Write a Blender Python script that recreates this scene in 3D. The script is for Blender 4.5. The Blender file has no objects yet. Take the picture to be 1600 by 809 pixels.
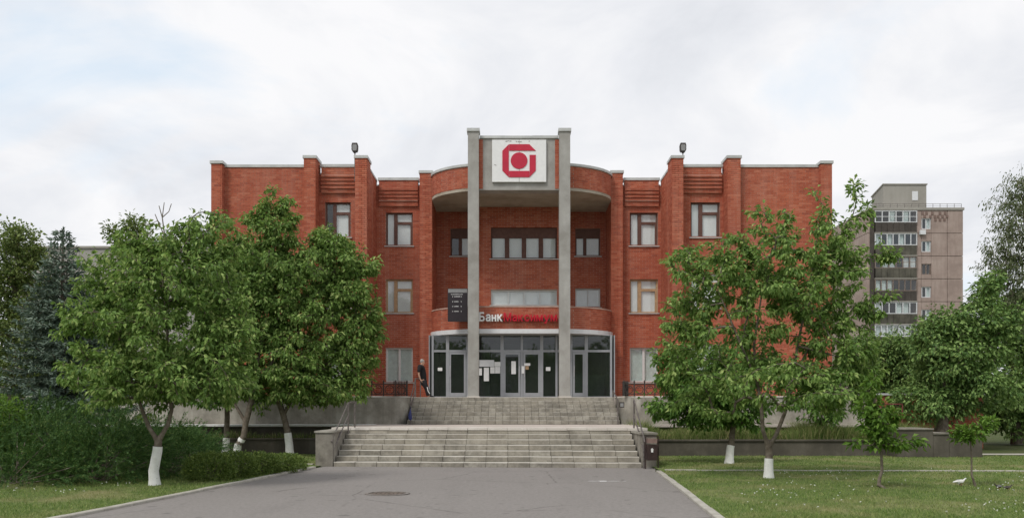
import bpy, bmesh, math, random
import numpy as np
from mathutils import Vector
R = math.radians
S = bpy.context.scene
COL = S.collection
rng = np.random.default_rng(7)
random.seed(7)

# ------------------------------------------------------------------ camera, sky, sun, exposure
F, CX, HY, E = 1300.0, 800.0, 638.0, 1.62       # focal (photo px), centre column, horizon row, eye height
cam = bpy.data.cameras.new('camera')
camo = bpy.data.objects.new('camera', cam); COL.objects.link(camo)
camo.location = (0, 0, E); camo.rotation_euler = (R(90), 0, 0)
cam.sensor_width = 36; cam.lens = 36 * F / 1600; cam.shift_y = (HY - 404.5) / 1600
cam.clip_start = .1; cam.clip_end = 2000
S.camera = camo
S.render.resolution_x, S.render.resolution_y = 1024, 517
S.view_settings.view_transform = 'Standard'; S.view_settings.look = 'None'
S.view_settings.exposure = 0.68; S.view_settings.gamma = 1

SUN_EL, SUN_AZ = R(52), R(-38)                  # azimuth from straight behind the camera, negative = from the camera's left
W = bpy.data.worlds.new('World'); S.world = W; W.use_nodes = True
nt = W.node_tree; nt.nodes.clear()
def wn(t, **k):
    n = nt.nodes.new(t)
    for a, b in k.items(): setattr(n, a, b)
    return n
wl = nt.links.new
out = wn('ShaderNodeOutputWorld'); bg = wn('ShaderNodeBackground'); bg.inputs[1].default_value = .1
sky = wn('ShaderNodeTexSky', sky_type='NISHITA'); sky.sun_disc = False
sky.sun_elevation = SUN_EL; sky.sun_rotation = R(180) + SUN_AZ * -1
tc = wn('ShaderNodeTexCoord'); sep = wn('ShaderNodeSeparateXYZ'); wl(tc.outputs['Generated'], sep.inputs[0])
zz = wn('ShaderNodeMath', operation='MAXIMUM'); wl(sep.outputs[2], zz.inputs[0]); zz.inputs[1].default_value = 0.0
za = wn('ShaderNodeMath', operation='ADD'); wl(zz.outputs[0], za.inputs[0]); za.inputs[1].default_value = .22
dx = wn('ShaderNodeMath', operation='DIVIDE'); wl(sep.outputs[0], dx.inputs[0]); wl(za.outputs[0], dx.inputs[1])
dy = wn('ShaderNodeMath', operation='DIVIDE'); wl(sep.outputs[1], dy.inputs[0]); wl(za.outputs[0], dy.inputs[1])
cmb = wn('ShaderNodeCombineXYZ'); wl(dx.outputs[0], cmb.inputs[0]); wl(dy.outputs[0], cmb.inputs[1])
def wnoise(scale, detail, rough, off):
    m = wn('ShaderNodeMapping'); m.inputs['Location'].default_value = off; wl(cmb.outputs[0], m.inputs[0])
    n = wn('ShaderNodeTexNoise'); n.inputs['Scale'].default_value = scale; n.inputs['Detail'].default_value = detail
    n.inputs['Roughness'].default_value = rough; n.inputs['Distortion'].default_value = .4; wl(m.outputs[0], n.inputs[0]); return n
def wramp(n, stops):
    r = wn('ShaderNodeValToRGB'); e = r.color_ramp.elements
    while len(e) < len(stops): e.new(.5)
    for a, (p, c) in zip(e, stops): a.position = p; a.color = (*c, 1)
    wl(n, r.inputs[0]); return r
cov = wramp(wnoise(1.1, 7, .55, (3.1, 1.7, 0)).outputs[0], [(.25, (0, 0, 0)), (.41, (1, 1, 1))])
shade = wramp(wnoise(1.7, 8, .58, (7.3, 2.2, 4)).outputs[0], [(.30, (4.35, 4.5, 4.8)), (.47, (5.2, 5.3, 5.55)), (.62, (6.0, 6.0, 6.1))])
blue = wn('ShaderNodeMix', data_type='RGBA'); blue.inputs[0].default_value = .68
wl(sky.outputs[0], blue.inputs[6]); blue.inputs[7].default_value = (5.4, 6.2, 6.8, 1)     # thin veil of cloud in the gaps
mx = wn('ShaderNodeMix', data_type='RGBA')
wl(cov.outputs[0], mx.inputs[0]); wl(blue.outputs[2], mx.inputs[6]); wl(shade.outputs[0], mx.inputs[7])
wl(mx.outputs[2], bg.inputs[0]); wl(bg.outputs[0], out.inputs[0])

sl = bpy.data.lights.new('sun', 'SUN'); sl.energy = 1.25; sl.angle = R(16); sl.color = (1, .96, .9)
so = bpy.data.objects.new('sun', sl); COL.objects.link(so); so.location = (-20, -20, 40)
sdir = Vector((math.sin(-SUN_AZ) * math.cos(SUN_EL), math.cos(SUN_AZ) * math.cos(SUN_EL), -math.sin(SUN_EL)))
so.rotation_euler = sdir.to_track_quat('-Z', 'Y').to_euler()

# ------------------------------------------------------------------ helpers
def X(px, d): return (px - CX) / F * d
def Z(py, d): return E - (py - HY) / F * d
ROOT = {}
def tag(o, label=None, cat=None, group=None, kind=None):
    if label: o['label'] = label
    if cat: o['category'] = cat
    if group: o['group'] = group
    if kind: o['kind'] = kind
    return o
def thing(name, label, cat, loc, group=None):
    o = bpy.data.objects.new(name, None); COL.objects.link(o); o.location = loc; o.empty_display_size = .1
    ROOT[o.name] = Vector(loc); return tag(o, label, cat, group)
def link(name, me, parent=None, base=None):
    o = bpy.data.objects.new(name, me); COL.objects.link(o)
    if parent is not None:
        o.parent = parent; ROOT[o.name] = ROOT[parent.name]
    else:
        o.location = base or (0, 0, 0); ROOT[o.name] = Vector(base or (0, 0, 0))
    return o
def mats(me, m):
    for q in (m if isinstance(m, (list, tuple)) else [m]): me.materials.append(q)
class MB:
    """collects faces in world coordinates and links them as one mesh"""
    def __init__(s): s.v = []; s.f = []; s.mi = []; s.smooth = []
    def add(s, v, f, mi=0, sm=False):
        o = len(s.v); s.v += [tuple(p) for p in v]
        for q in f: s.f.append([o + i for i in q]); s.mi.append(mi); s.smooth.append(sm)
        return s
    def box(s, x0, x1, y0, y1, z0, z1, mi=0):
        v = [(x, y, z) for z in (z0, z1) for y in (y0, y1) for x in (x0, x1)]
        return s.add(v, [(0, 2, 3, 1), (4, 5, 7, 6), (0, 1, 5, 4), (2, 6, 7, 3), (0, 4, 6, 2), (1, 3, 7, 5)], mi)
    def obox(s, o, t, u0, u1, d0, d1, z0, z1, mi=0, back=True):
        """box along wall direction t from plan point o; d = depth behind the wall face (negative = proud)"""
        n = (t[1], -t[0])          # outward normal
        def p(u, d, z): return (o[0] + t[0] * u - n[0] * d, o[1] + t[1] * u - n[1] * d, z)
        v = [p(u, d, z) for z in (z0, z1) for d in (d0, d1) for u in (u0, u1)]
        f = [(0, 2, 3, 1), (4, 5, 7, 6), (0, 1, 5, 4), (0, 4, 6, 2), (1, 3, 7, 5)]
        if back: f.append((2, 6, 7, 3))
        return s.add(v, f, mi)
    def prism(s, pts, z0, z1, mi=0):
        n = len(pts); v = [(x, y, z0) for x, y in pts] + [(x, y, z1) for x, y in pts]
        return s.add(v, [tuple(range(n - 1, -1, -1)), tuple(range(n, 2 * n))] + [(i, (i + 1) % n, n + (i + 1) % n, n + i) for i in range(n)], mi)
    def plate(s, pts, y0, y1, mi=0):
        """polygon in x,z pushed from y0 back to y1"""
        n = len(pts); v = [(x, y0, z) for x, z in pts] + [(x, y1, z) for x, z in pts]
        return s.add(v, [tuple(range(n)), tuple(range(2 * n - 1, n - 1, -1))] + [(i, n + i, n + (i + 1) % n, (i + 1) % n) for i in range(n)], mi)
    def tube(s, path, rad, n=6, mi=0, cap=True, sm=True, ang=0.0):
        path = [Vector(p) for p in path]; k = len(path)
        if not hasattr(rad, '__len__'): rad = [rad] * k
        v = []
        for i, p in enumerate(path):
            d = (path[min(i + 1, k - 1)] - path[max(i - 1, 0)]).normalized()
            a = Vector((0, 0, 1)) if abs(d.z) < .9 else Vector((0, 1, 0))
            u = d.cross(a).normalized(); w = u.cross(d)
            for j in range(n):
                t = 2 * math.pi * j / n + ang; v.append(p + (u * math.cos(t) + w * math.sin(t)) * rad[i])
        f = [(i * n + j, i * n + (j + 1) % n, (i + 1) * n + (j + 1) % n, (i + 1) * n + j) for i in range(k - 1) for j in range(n)]
        s.add(v, f, mi, sm)
        if cap: s.add(v[:n], [tuple(range(n))], mi); s.add(v[-n:], [tuple(range(n - 1, -1, -1))], mi)
        return s
    def ring(s, c, ro, ri, y0, y1, n=16, mi=0):
        v = []
        for i in range(n):
            t = 2 * math.pi * i / n
            for r, y in ((ro, y0), (ri, y0), (ri, y1), (ro, y1)): v.append((c[0] + r * math.cos(t), y, c[1] + r * math.sin(t)))
        return s.add(v, [(i * 4 + j, ((i + 1) % n) * 4 + j, ((i + 1) % n) * 4 + (j + 1) % 4, i * 4 + (j + 1) % 4) for i in range(n) for j in range(4)], mi)
    def build(s, name, m, parent=None, base=None):
        b = ROOT[parent.name] if parent is not None else Vector(base or (0, 0, 0))
        me = bpy.data.meshes.new(name)
        me.from_pydata([(p[0] - b.x, p[1] - b.y, p[2] - b.z) for p in s.v], [], s.f)
        me.polygons.foreach_set('material_index', s.mi); me.polygons.foreach_set('use_smooth', s.smooth)
        mats(me, m); me.update(); return link(name, me, parent, base)
def np_mesh(name, V, T, m, parent=None, base=None, smooth=False):
    b = np.array(ROOT[parent.name] if parent is not None else (base or (0, 0, 0)), float)
    V = np.asarray(V, np.float32) - b.astype(np.float32); T = np.asarray(T, np.int32)
    me = bpy.data.meshes.new(name); k = T.shape[1]
    me.vertices.add(len(V)); me.vertices.foreach_set('co', V.ravel())
    me.loops.add(T.size); me.loops.foreach_set('vertex_index', T.ravel())
    me.polygons.add(len(T)); me.polygons.foreach_set('loop_start', np.arange(0, T.size, k, dtype=np.int32))
    me.polygons.foreach_set('use_smooth', np.full(len(T), smooth))
    mats(me, m); me.update(calc_edges=True); return link(name, me, parent, base)

# ------------------------------------------------------------------ materials
class M:
    def __init__(s, name):
        s.m = bpy.data.materials.new(name); s.m.use_nodes = True; s.t = s.m.node_tree
        s.b = s.t.nodes['Principled BSDF']; s.o = s.t.nodes['Material Output']; s.tc = None
    def n(s, t, **k):
        q = s.t.nodes.new(t)
        for a, b in k.items(): setattr(q, a, b)
        return q
    def l(s, a, b): s.t.links.new(a, b)
    def coord(s, kind='Object'):
        return s.n('ShaderNodeTexCoord').outputs[kind]
    def noise(s, scale, detail=5, rough=.6, vec=None, stretch=None, world=True):
        q = s.n('ShaderNodeTexNoise'); q.inputs['Scale'].default_value = scale; q.inputs['Detail'].default_value = detail; q.inputs['Roughness'].default_value = rough
        v = vec if vec is not None else (s.n('ShaderNodeNewGeometry').outputs['Position'] if world else s.coord())
        if stretch:
            mp = s.n('ShaderNodeMapping'); mp.inputs['Scale'].default_value = stretch; s.l(v, mp.inputs[0]); v = mp.outputs[0]
        s.l(v, q.inputs['Vector']); return q.outputs[0]
    def ramp(s, fac, stops):
        r = s.n('ShaderNodeValToRGB'); e = r.color_ramp.elements
        while len(e) < len(stops): e.new(.5)
        for a, (p, c) in zip(e, stops): a.position = p; a.color = (*c, 1) if hasattr(c, '__len__') else (c, c, c, 1)
        s.l(fac, r.inputs[0]); return r.outputs[0]
    def mix(s, fac, a, b, mode='MIX'):
        q = s.n('ShaderNodeMix', data_type='RGBA', blend_type=mode)
        for sock, v in ((q.inputs[0], fac), (q.inputs[6], a), (q.inputs[7], b)):
            if hasattr(v, 'links') or isinstance(v, bpy.types.NodeSocket): s.l(v, sock)
            elif hasattr(v, '__len__'): sock.default_value = (*v, 1)
            else: sock.default_value = v
        return q.outputs[2]
    def col(s, c):
        if isinstance(c, bpy.types.NodeSocket): s.l(c, s.b.inputs['Base Color'])
        else: s.b.inputs['Base Color'].default_value = (*c, 1)
        return s
    def rough(s, r):
        s.b.inputs['Roughness'].default_value = r; return s
    def bump(s, h, strength=.3, dist=.01):
        q = s.n('ShaderNodeBump'); q.inputs['Strength'].default_value = strength; q.inputs['Distance'].default_value = dist
        s.l(h, q.inputs['Height']); s.l(q.outputs[0], s.b.inputs['Normal']); return s
def plain(name, c, rough=.6, var=.15, scale=8, metal=0):
    m = M(name); n = m.noise(scale); lo = [x * (1 - var) for x in c]; hi = [min(1, x * (1 + var)) for x in c]
    m.col(m.ramp(n, [(.3, lo), (.7, hi)])).rough(rough); m.b.inputs['Metallic'].default_value = metal
    m.b.inputs['Specular IOR Level'].default_value = .3
    return m.m
def island(m): return m.n('ShaderNodeNewGeometry').outputs['Random Per Island']
def concrete(name, base, dark, light, scale=1.2, streak=.5, bump=.25):
    m = M(name); a = m.noise(scale, 8, .65); c = m.ramp(a, [(.32, dark), (.5, base), (.68, light)])
    st = m.noise(1.0, 6, .6, stretch=(3.5, 3.5, .35)); c = m.mix(m.ramp(st, [(.45, 0.0), (.72, streak)]), c, dark)
    f = m.noise(40, 4, .7); c = m.mix(.25, c, m.ramp(f, [(.3, [x * .6 for x in base]), (.7, [min(1, x * 1.3) for x in base])]))
    m.col(c).rough(.88).bump(f, bump, .01); m.b.inputs['Specular IOR Level'].default_value = .2
    return m.m
def leafmat(name, stops, trans=.42, rough=.5):
    m = M(name); r = island(m); c = m.ramp(r, stops)
    m.col(c).rough(rough); m.b.inputs['Specular IOR Level'].default_value = .22
    tr = m.n('ShaderNodeBsdfTranslucent'); tc_ = m.mix(.5, c, (.15, .22, .03)); m.l(tc_, tr.inputs[0])
    ms = m.n('ShaderNodeMixShader'); ms.inputs[0].default_value = trans
    m.l(m.b.outputs[0], ms.inputs[1]); m.l(tr.outputs[0], ms.inputs[2]); m.l(ms.outputs[0], m.o.inputs[0])
    return m.m
MT = {}
def brickmat():
    m = M('red_brick'); r = island(m)
    c = m.ramp(r, [(0, (.36, .093, .053)), (.35, (.42, .116, .064)), (.7, (.465, .136, .076)), (.93, (.50, .175, .105)), (1, (.31, .086, .054))])
    big = m.noise(.55, 6, .6); c = m.mix(m.ramp(big, [(.35, .0), (.7, .35)]), c, (.27, .07, .05))
    st = m.noise(.9, 5, .6, stretch=(2.5, 2.5, .25)); c = m.mix(m.ramp(st, [(.50, 0.0), (.74, .42)]), c, (.54, .27, .20))
    m.col(c).rough(.85).bump(m.noise(60, 3), .3, .004); m.b.inputs['Specular IOR Level'].default_value = .2
    return m.m
MT['brick'] = brickmat()
MT['mortar'] = plain('brick_mortar', (.47, .31, .25), .9, .25, 3)
MT['column'] = concrete('column_render', (0.353, 0.342, 0.318), (0.259, 0.246, 0.223), (0.435, 0.426, 0.401), 1.5, .45)
MT['soffit'] = concrete('soffit_render', (0.405, 0.365, 0.297), (0.270, 0.230, 0.176), (0.486, 0.446, 0.378), 1.1, .2)
MT['wall'] = concrete('retaining_concrete', (.34, .32, .275), (.17, .155, .13), (.50, .475, .42), 1.5, .8)
MT['damp'] = concrete('damp_concrete', (.095, .085, .068), (.055, .05, .042), (.16, .145, .12), .9, .5)
MT['pier'] = concrete('mottled_concrete', (.25, .23, .195), (.12, .11, .095), (.36, .34, .30), 2.2, .5)
MT['slab'] = concrete('pale_slab', (.62, .58, .53), (.50, .45, .40), (.72, .68, .63), 1.3, .15)
MT['coping'] = plain('zinc_coping', (0.480, 0.488, 0.472), .5, .15, 2, .2)
MT['kerb'] = concrete('kerb_concrete', (0.399, 0.380, 0.332), (0.285, 0.266, 0.228), (0.475, 0.456, 0.408), 3, .1)
MT['fascia'] = plain('white_fascia', (.66, .67, .68), .4, .05)
MT['alu'] = plain('grey_aluminium', (.36, .37, .39), .45, .06, 5, .3)
MT['pvc'] = plain('pale_window_frame', (.66, .67, .66), .5, .06)
MT['brownframe'] = plain('brown_window_frame', (.13, .065, .05), .55, .2)
MT['wood'] = plain('ochre_window_frame', (.42, .28, .16), .6, .2)
MT['iron'] = plain('rusty_iron', (.050, .042, .038), .6, .4, 20)
MT['steel'] = plain('worn_steel_rail', (.17, .15, .14), .45, .4, 14, .4)
MT['blind'] = plain('white_blind', (.86, .86, .85), .8, .06, 1.5)
MT['curtain'] = plain('pale_curtain', (.68, .74, .71), .85, .14, 5)
MT['room'] = plain('dim_interior', (.22, .24, .225), .9, .3, .8)
MT['white'] = plain('white_paint', (.78, .78, .77), .5, .04)
def limewash():
    m = M('limewash'); c = m.ramp(m.noise(9), [(.3, (.70, .70, .67)), (.7, (.84, .84, .82))]); n = m.noise(24, 5, .7)
    c = m.mix(m.ramp(n, [(.62, 0.0), (.70, .75)]), c, (.26, .23, .19)); m.col(c).rough(.9).bump(n, .4, .01); m.b.inputs['Specular IOR Level'].default_value = .2     # flaked spots
    return m.m
MT['lime'] = limewash()
MT['red'] = plain('crimson_vinyl', (.50, .025, .055), .4, .08, 3)
MT['signred'] = plain('red_letter_face', (.48, .012, .03), .35, .05)
MT['black'] = plain('dark_panel', (.030, .024, .028), .4, .15)
MT['greyhead'] = plain('grey_header', (.25, .25, .25), .5, .1)
MT['brownmetal'] = plain('brown_bin_metal', (.050, .032, .030), .5, .3, 12)
MT['pinkmetal'] = plain('faded_bin_lid', (.25, .17, .15), .6, .2, 12)
MT['bark'] = concrete('tree_bark', (0.173, 0.143, 0.112), (0.083, 0.068, 0.055), (0.285, 0.247, 0.210), 9, .4, .6)
MT['apt'] = concrete('pink_panel', (0.354, 0.277, 0.242), (0.236, 0.183, 0.159), (0.437, 0.360, 0.319), .5, .6)
MT['aptgrey'] = concrete('grey_panel', (.33, .315, .28), (.26, .245, .215), (.38, .36, .325), .3, .35)
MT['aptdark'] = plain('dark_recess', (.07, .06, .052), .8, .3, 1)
MT['olive'] = plain('olive_cladding', (.085, .08, .062), .7, .5, .9)
MT['aptwhite'] = plain('white_glazing_bar', (.66, .67, .68), .5, .05)
MT['aptbrown'] = plain('brown_glazing_bar', (.22, .17, .14), .6, .2)
MT['farconc'] = concrete('far_concrete', (.36, .345, .32), (.30, .285, .26), (.41, .39, .365), .2, .3)
def glassmat(name, tint, refl=1.0, dust=.02):
    m = M(name); g = m.n('ShaderNodeBsdfGlossy'); g.inputs['Roughness'].default_value = .015; g.inputs[0].default_value = (.95, .97, 1, 1)
    t = m.n('ShaderNodeBsdfTransparent'); t.inputs[0].default_value = (*tint, 1)
    fr = m.n('ShaderNodeFresnel'); fr.inputs[0].default_value = 1.5
    mu = m.n('ShaderNodeMath', operation='MULTIPLY_ADD'); m.l(fr.outputs[0], mu.inputs[0]); mu.inputs[1].default_value = 1.3 * refl; mu.inputs[2].default_value = .02
    nb = m.n('ShaderNodeBump'); nb.inputs['Strength'].default_value = .04; m.l(m.noise(1.5, 2), nb.inputs['Height']); m.l(nb.outputs[0], g.inputs['Normal'])
    s = m.n('ShaderNodeMixShader'); 
    gb = m.n('ShaderNodeNewGeometry'); fm = m.n('ShaderNodeMath', operation='SUBTRACT'); fm.inputs[0].default_value = 1; m.l(gb.outputs['Backfacing'], fm.inputs[1])
    ff = m.n('ShaderNodeMath', operation='MULTIPLY'); m.l(mu.outputs[0], ff.inputs[0]); m.l(fm.outputs[0], ff.inputs[1])          # one reflection per pane
    df = m.n('ShaderNodeBsdfDiffuse'); df.inputs[0].default_value = (.45, .47, .44, 1); ds = m.n('ShaderNodeMixShader'); ds.inputs[0].default_value = dust
    m.l(t.outputs[0], ds.inputs[1]); m.l(df.outputs[0], ds.inputs[2]); m.l(ff.outputs[0], s.inputs[0]); m.l(ds.outputs[0], s.inputs[1]); m.l(g.outputs[0], s.inputs[2]); m.l(s.outputs[0], m.o.inputs[0])
    return m.m
MT['glass'] = glassmat('window_glass', (.93, .95, .95), 1.0)
MT['shopglass'] = glassmat('tinted_shop_glass', (.66, .74, .70), .9, .035)
def stepmat(jm, name):
    m = M(name); oi = m.n('ShaderNodeObjectInfo').outputs['Random']
    c = m.ramp(oi, [(0, (.32, .295, .245)), (.5, (.355, .33, .28)), (1, (.39, .365, .315))])
    a = m.noise(2.0, 7, .7); c = m.mix(m.ramp(a, [(.42, 0.0), (.60, .8)]), c, (.145, .135, .115))
    b = m.noise(9, 6, .7); c = m.mix(m.ramp(b, [(.50, 0.0), (.75, .55)]), c, (.16, .14, .115))
    d = m.noise(.5, 4, .6); c = m.mix(m.ramp(d, [(.45, 0.0), (.7, .35)]), c, (.50, .45, .37))
    sx = m.n('ShaderNodeSeparateXYZ'); m.l(m.coord(), sx.inputs[0]); ab = m.n('ShaderNodeMath', operation='ABSOLUTE'); m.l(sx.outputs[0], ab.inputs[0])
    nz = m.noise(6, 4, .7); md = m.n('ShaderNodeMath', operation='MULTIPLY_ADD'); m.l(nz, md.inputs[0]); md.inputs[1].default_value = .11; m.l(ab.outputs[0], md.inputs[2])
    c = m.mix(m.ramp(md.outputs[0], [(jm - .03, 0.0), (jm, .6)]), c, (.13, .11, .085))      # dirt gathered at the joints
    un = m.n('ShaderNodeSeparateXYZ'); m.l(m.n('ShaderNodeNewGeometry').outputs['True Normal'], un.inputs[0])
    c = m.mix(m.ramp(un.outputs[2], [(.55, 0.0), (.8, .7)]), c, (.54, .515, .46))          # tread tops painted paler to imitate skylight on them; risers stay grimy
    m.col(c).rough(.9).bump(m.noise(35, 5, .7), .4, .01); m.b.inputs['Specular IOR Level'].default_value = .2
    return m.m
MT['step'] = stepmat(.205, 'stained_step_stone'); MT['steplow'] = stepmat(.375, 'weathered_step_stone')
MT['joint'] = plain('dirty_joint', (.12, .10, .08), .95, .4, 6)
def asphalt():
    m = M('worn_asphalt'); a = m.noise(.45, 6, .6); c = m.ramp(a, [(.3, (.205, .188, .175)), (.7, (.27, .25, .235))])
    f = m.noise(55, 5, .8); c = m.mix(.5, c, m.ramp(f, [(.25, (.13, .12, .112)), (.75, (.29, .27, .255))]))
    st = m.noise(1.0, 5, .6, stretch=(1.1, .16, 1)); c = m.mix(m.ramp(st, [(.52, 0.0), (.68, .4)]), c, (.125, .115, .108))
    d = m.noise(2.6, 4, .6); c = m.mix(m.ramp(d, [(.62, 0.0), (.72, .35)]), c, (.33, .31, .29))
    g = m.noise(14, 6, .75); c = m.mix(.55, c, m.ramp(g, [(.3, (.155, .143, .133)), (.7, (.30, .28, .265))]))
    vo = m.n('ShaderNodeTexVoronoi', feature='DISTANCE_TO_EDGE'); vo.inputs['Scale'].default_value = .42
    wv = m.n('ShaderNodeMix', data_type='VECTOR'); wv.inputs[0].default_value = .12; gp = m.n('ShaderNodeNewGeometry').outputs['Position']; m.l(gp, wv.inputs[4])
    nn = m.n('ShaderNodeTexNoise'); nn.inputs['Scale'].default_value = 2.2; nn.inputs['Detail'].default_value = 5; m.l(gp, nn.inputs['Vector']); m.l(nn.outputs[1], wv.inputs[5]); m.l(wv.outputs[1], vo.inputs['Vector'])
    ck = m.ramp(vo.outputs[0], [(.003, .5), (.009, 0.0)]); cm = m.ramp(m.noise(.35, 3), [(.48, 0.0), (.56, 1.0)]); c = m.mix(m.mix(1.0, ck, cm, 'MULTIPLY'), c, (.075, .068, .06))   # hairline cracks
    sp = m.noise(3.3, 2, .4); c = m.mix(m.ramp(sp, [(.68, 0.0), (.73, .55)]), c, (.105, .098, .092))                                    # old oil drips
    m.col(c).rough(.9).bump(m.noise(120, 3), .35, .008); m.b.inputs['Specular IOR Level'].default_value = .25
    return m.m
MT['asphalt'] = asphalt()
def turf(name, g1, g2, dry, amt=.6):
    m = M(name); a = m.noise(9, 6, .7); c = m.ramp(a, [(.3, g1), (.7, g2)])
    b = m.noise(.55, 5, .65); c = m.mix(m.ramp(b, [(.48, 0.0), (.68, amt)]), c, dry)
    m.col(c).rough(.95).bump(m.noise(40, 4, .7), .6, .03); m.b.inputs['Specular IOR Level'].default_value = .1
    return m.m
MT['lawn'] = turf('lawn_soil', (0.075, 0.114, 0.033), (0.158, 0.205, 0.068), (0.315, 0.274, 0.152))
MT['earth'] = turf('far_ground', (.05, .07, .025), (.09, .11, .04), (.14, .12, .08), .4)
MT['soil'] = plain('planter_soil', (.06, .05, .035), .95, .4, 4)
MT['terrace'] = concrete('terrace_paving', (.50, .445, .40), (.38, .33, .29), (.58, .53, .48), 1.0, .1)
def grassmat(name, stops, dry=None):
    m = M(name); r = island(m); c = m.ramp(r, stops)
    if dry: c = m.mix(m.ramp(m.noise(.55, 5, .65), [(.48, 0.0), (.68, .65)]), c, dry)
    m.col(c).rough(.7); m.b.inputs['Specular IOR Level'].default_value = .2
    tr = m.n('ShaderNodeBsdfTranslucent'); m.l(c, tr.inputs[0]); ms = m.n('ShaderNodeMixShader'); ms.inputs[0].default_value = .3
    m.l(m.b.outputs[0], ms.inputs[1]); m.l(tr.outputs[0], ms.inputs[2]); m.l(ms.outputs[0], m.o.inputs[0]); return m.m
MT['grass'] = grassmat('grass_blades', [(0, (0.086, 0.148, 0.032)), (.5, (0.172, 0.260, 0.061)), (.85, (0.273, 0.342, 0.102)), (1, (0.389, 0.370, 0.175))], (0.360, 0.327, 0.161))
MT['tallgrass'] = grassmat('tall_grass_blades', [(0, (0.074, 0.128, 0.030)), (.5, (0.162, 0.230, 0.061)), (.85, (0.270, 0.284, 0.108)), (1, (0.392, 0.324, 0.176))])
MT['leaf_walnut'] = leafmat('walnut_leaf', [(0, (0.093, 0.169, 0.043)), (.45, (0.184, 0.307, 0.074)), (.8, (0.296, 0.449, 0.123)), (1, (0.502, 0.601, 0.216))])
MT['leaf_dark'] = leafmat('dark_walnut_leaf', [(0, (0.062, 0.133, 0.031)), (.5, (0.123, 0.243, 0.052)), (.85, (0.217, 0.383, 0.083)), (1, (0.331, 0.500, 0.131))])
MT['leaf_bright'] = leafmat('bright_leaf', [(0, (0.068, 0.144, 0.021)), (.5, (0.128, 0.246, 0.036)), (1, (0.230, 0.373, 0.072))])
MT['leaf_far'] = leafmat('far_leaf', [(0, (0.074, 0.146, 0.043)), (.5, (0.155, 0.263, 0.071)), (1, (0.291, 0.418, 0.134))], .25)
MT['leaf_poplar'] = leafmat('poplar_leaf', [(0, (0.084, 0.134, 0.041)), (.5, (0.162, 0.224, 0.067)), (1, (0.282, 0.341, 0.123))], .3)
MT['leaf_birch'] = leafmat('birch_leaf', [(0, (0.069, 0.098, 0.040)), (.5, (0.127, 0.161, 0.075)), (1, (0.207, 0.230, 0.127))], .35)
MT['spruce'] = leafmat('blue_spruce_needles', [(0, (0.058, 0.093, 0.068)), (.5, (0.123, 0.171, 0.134)), (1, (0.239, 0.297, 0.232))], .05, .6)
MT['juniper'] = leafmat('juniper_needles', [(0, (0.033, 0.078, 0.023)), (.5, (0.066, 0.143, 0.037)), (.9, (0.116, 0.218, 0.056)), (1, (0.231, 0.279, 0.085))], .1, .6)
MT['box'] = leafmat('hedge_leaf', [(0, (0.070, 0.116, 0.026)), (.5, (0.128, 0.196, 0.042)), (1, (0.235, 0.302, 0.074))], .2)
MT['petal'] = plain('white_petal', (.75, .75, .70), .7, .05)
MT['skin'] = plain('skin', (.48, .29, .21), .55, .06)
MT['cloth'] = plain('black_cloth', (.018, .017, .019), .85, .2, 20)
MT['hair'] = plain('grey_hair', (.36, .34, .32), .7, .15, 40)
MT['bluebag'] = plain('blue_plastic', (.035, .045, .16), .4, .2)
MT['redrail'] = plain('dark_red_rail', (.16, .045, .04), .6, .2)
MT['rooftin'] = plain('pale_tin_roof', (.55, .56, .57), .5, .1)

# ------------------------------------------------------------------ ground, road, kerbs
tag(MB().add([(-400, -60, 0), (400, -60, 0), (400, 700, 0), (-400, 700, 0)], [(0, 1, 2, 3)]).build('ground', MT['earth']), kind='structure')
KR = [(2.30, 2.0), (2.97, 12.3), (3.31, 16.5), (3.68, 21.35)]
KL = [(-8.0, 2.0), (-6.50, 12.4), (-6.2, 14.7), (-5.87, 17.7), (-5.6, 20.2), (-5.42, 22.2), (-5.2, 23.2)]
road = MB().add([(x, y, .008) for x, y in KR] + [(4.0, 23.2, .008)] + [(x, y, .008) for x, y in KL[::-1]] + [(-8.2, -25, .008), (2.35, -25, .008)], [tuple(range(len(KR) + len(KL) + 3))]).build('road', MT['asphalt'])
tag(road, kind='structure')
lawn_r = MB().add([(x + .12, y, .035) for x, y in KR] + [(3.85, 23.4, .035), (4.9, 28.1, .035), (40, 28.1, .035), (40, 2, .035)], [tuple(range(len(KR) + 4))]).build('lawn', MT['lawn']); tag(lawn_r, kind='structure')
lawn_l = MB().add([(x - .12, y, .035) for x, y in KL] + [(-5.4, 29.3, .035), (-40, 29.3, .035), (-40, 2, .035)], [tuple(range(len(KL) + 3))]).build('lawn', MT['lawn']); tag(lawn_l, kind='structure')
def lerp_path(pts, step):
    """points every `step` along a plan polyline"""
    res = []; acc = 0.0
    for (a, b) in zip(pts[:-1], pts[1:]):
        a = Vector((*a, 0)); b = Vector((*b, 0)); L = (b - a).length; d = acc
        while d < L: res.append(a.lerp(b, d / L)); d += step
        acc = d - L
    return res
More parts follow.
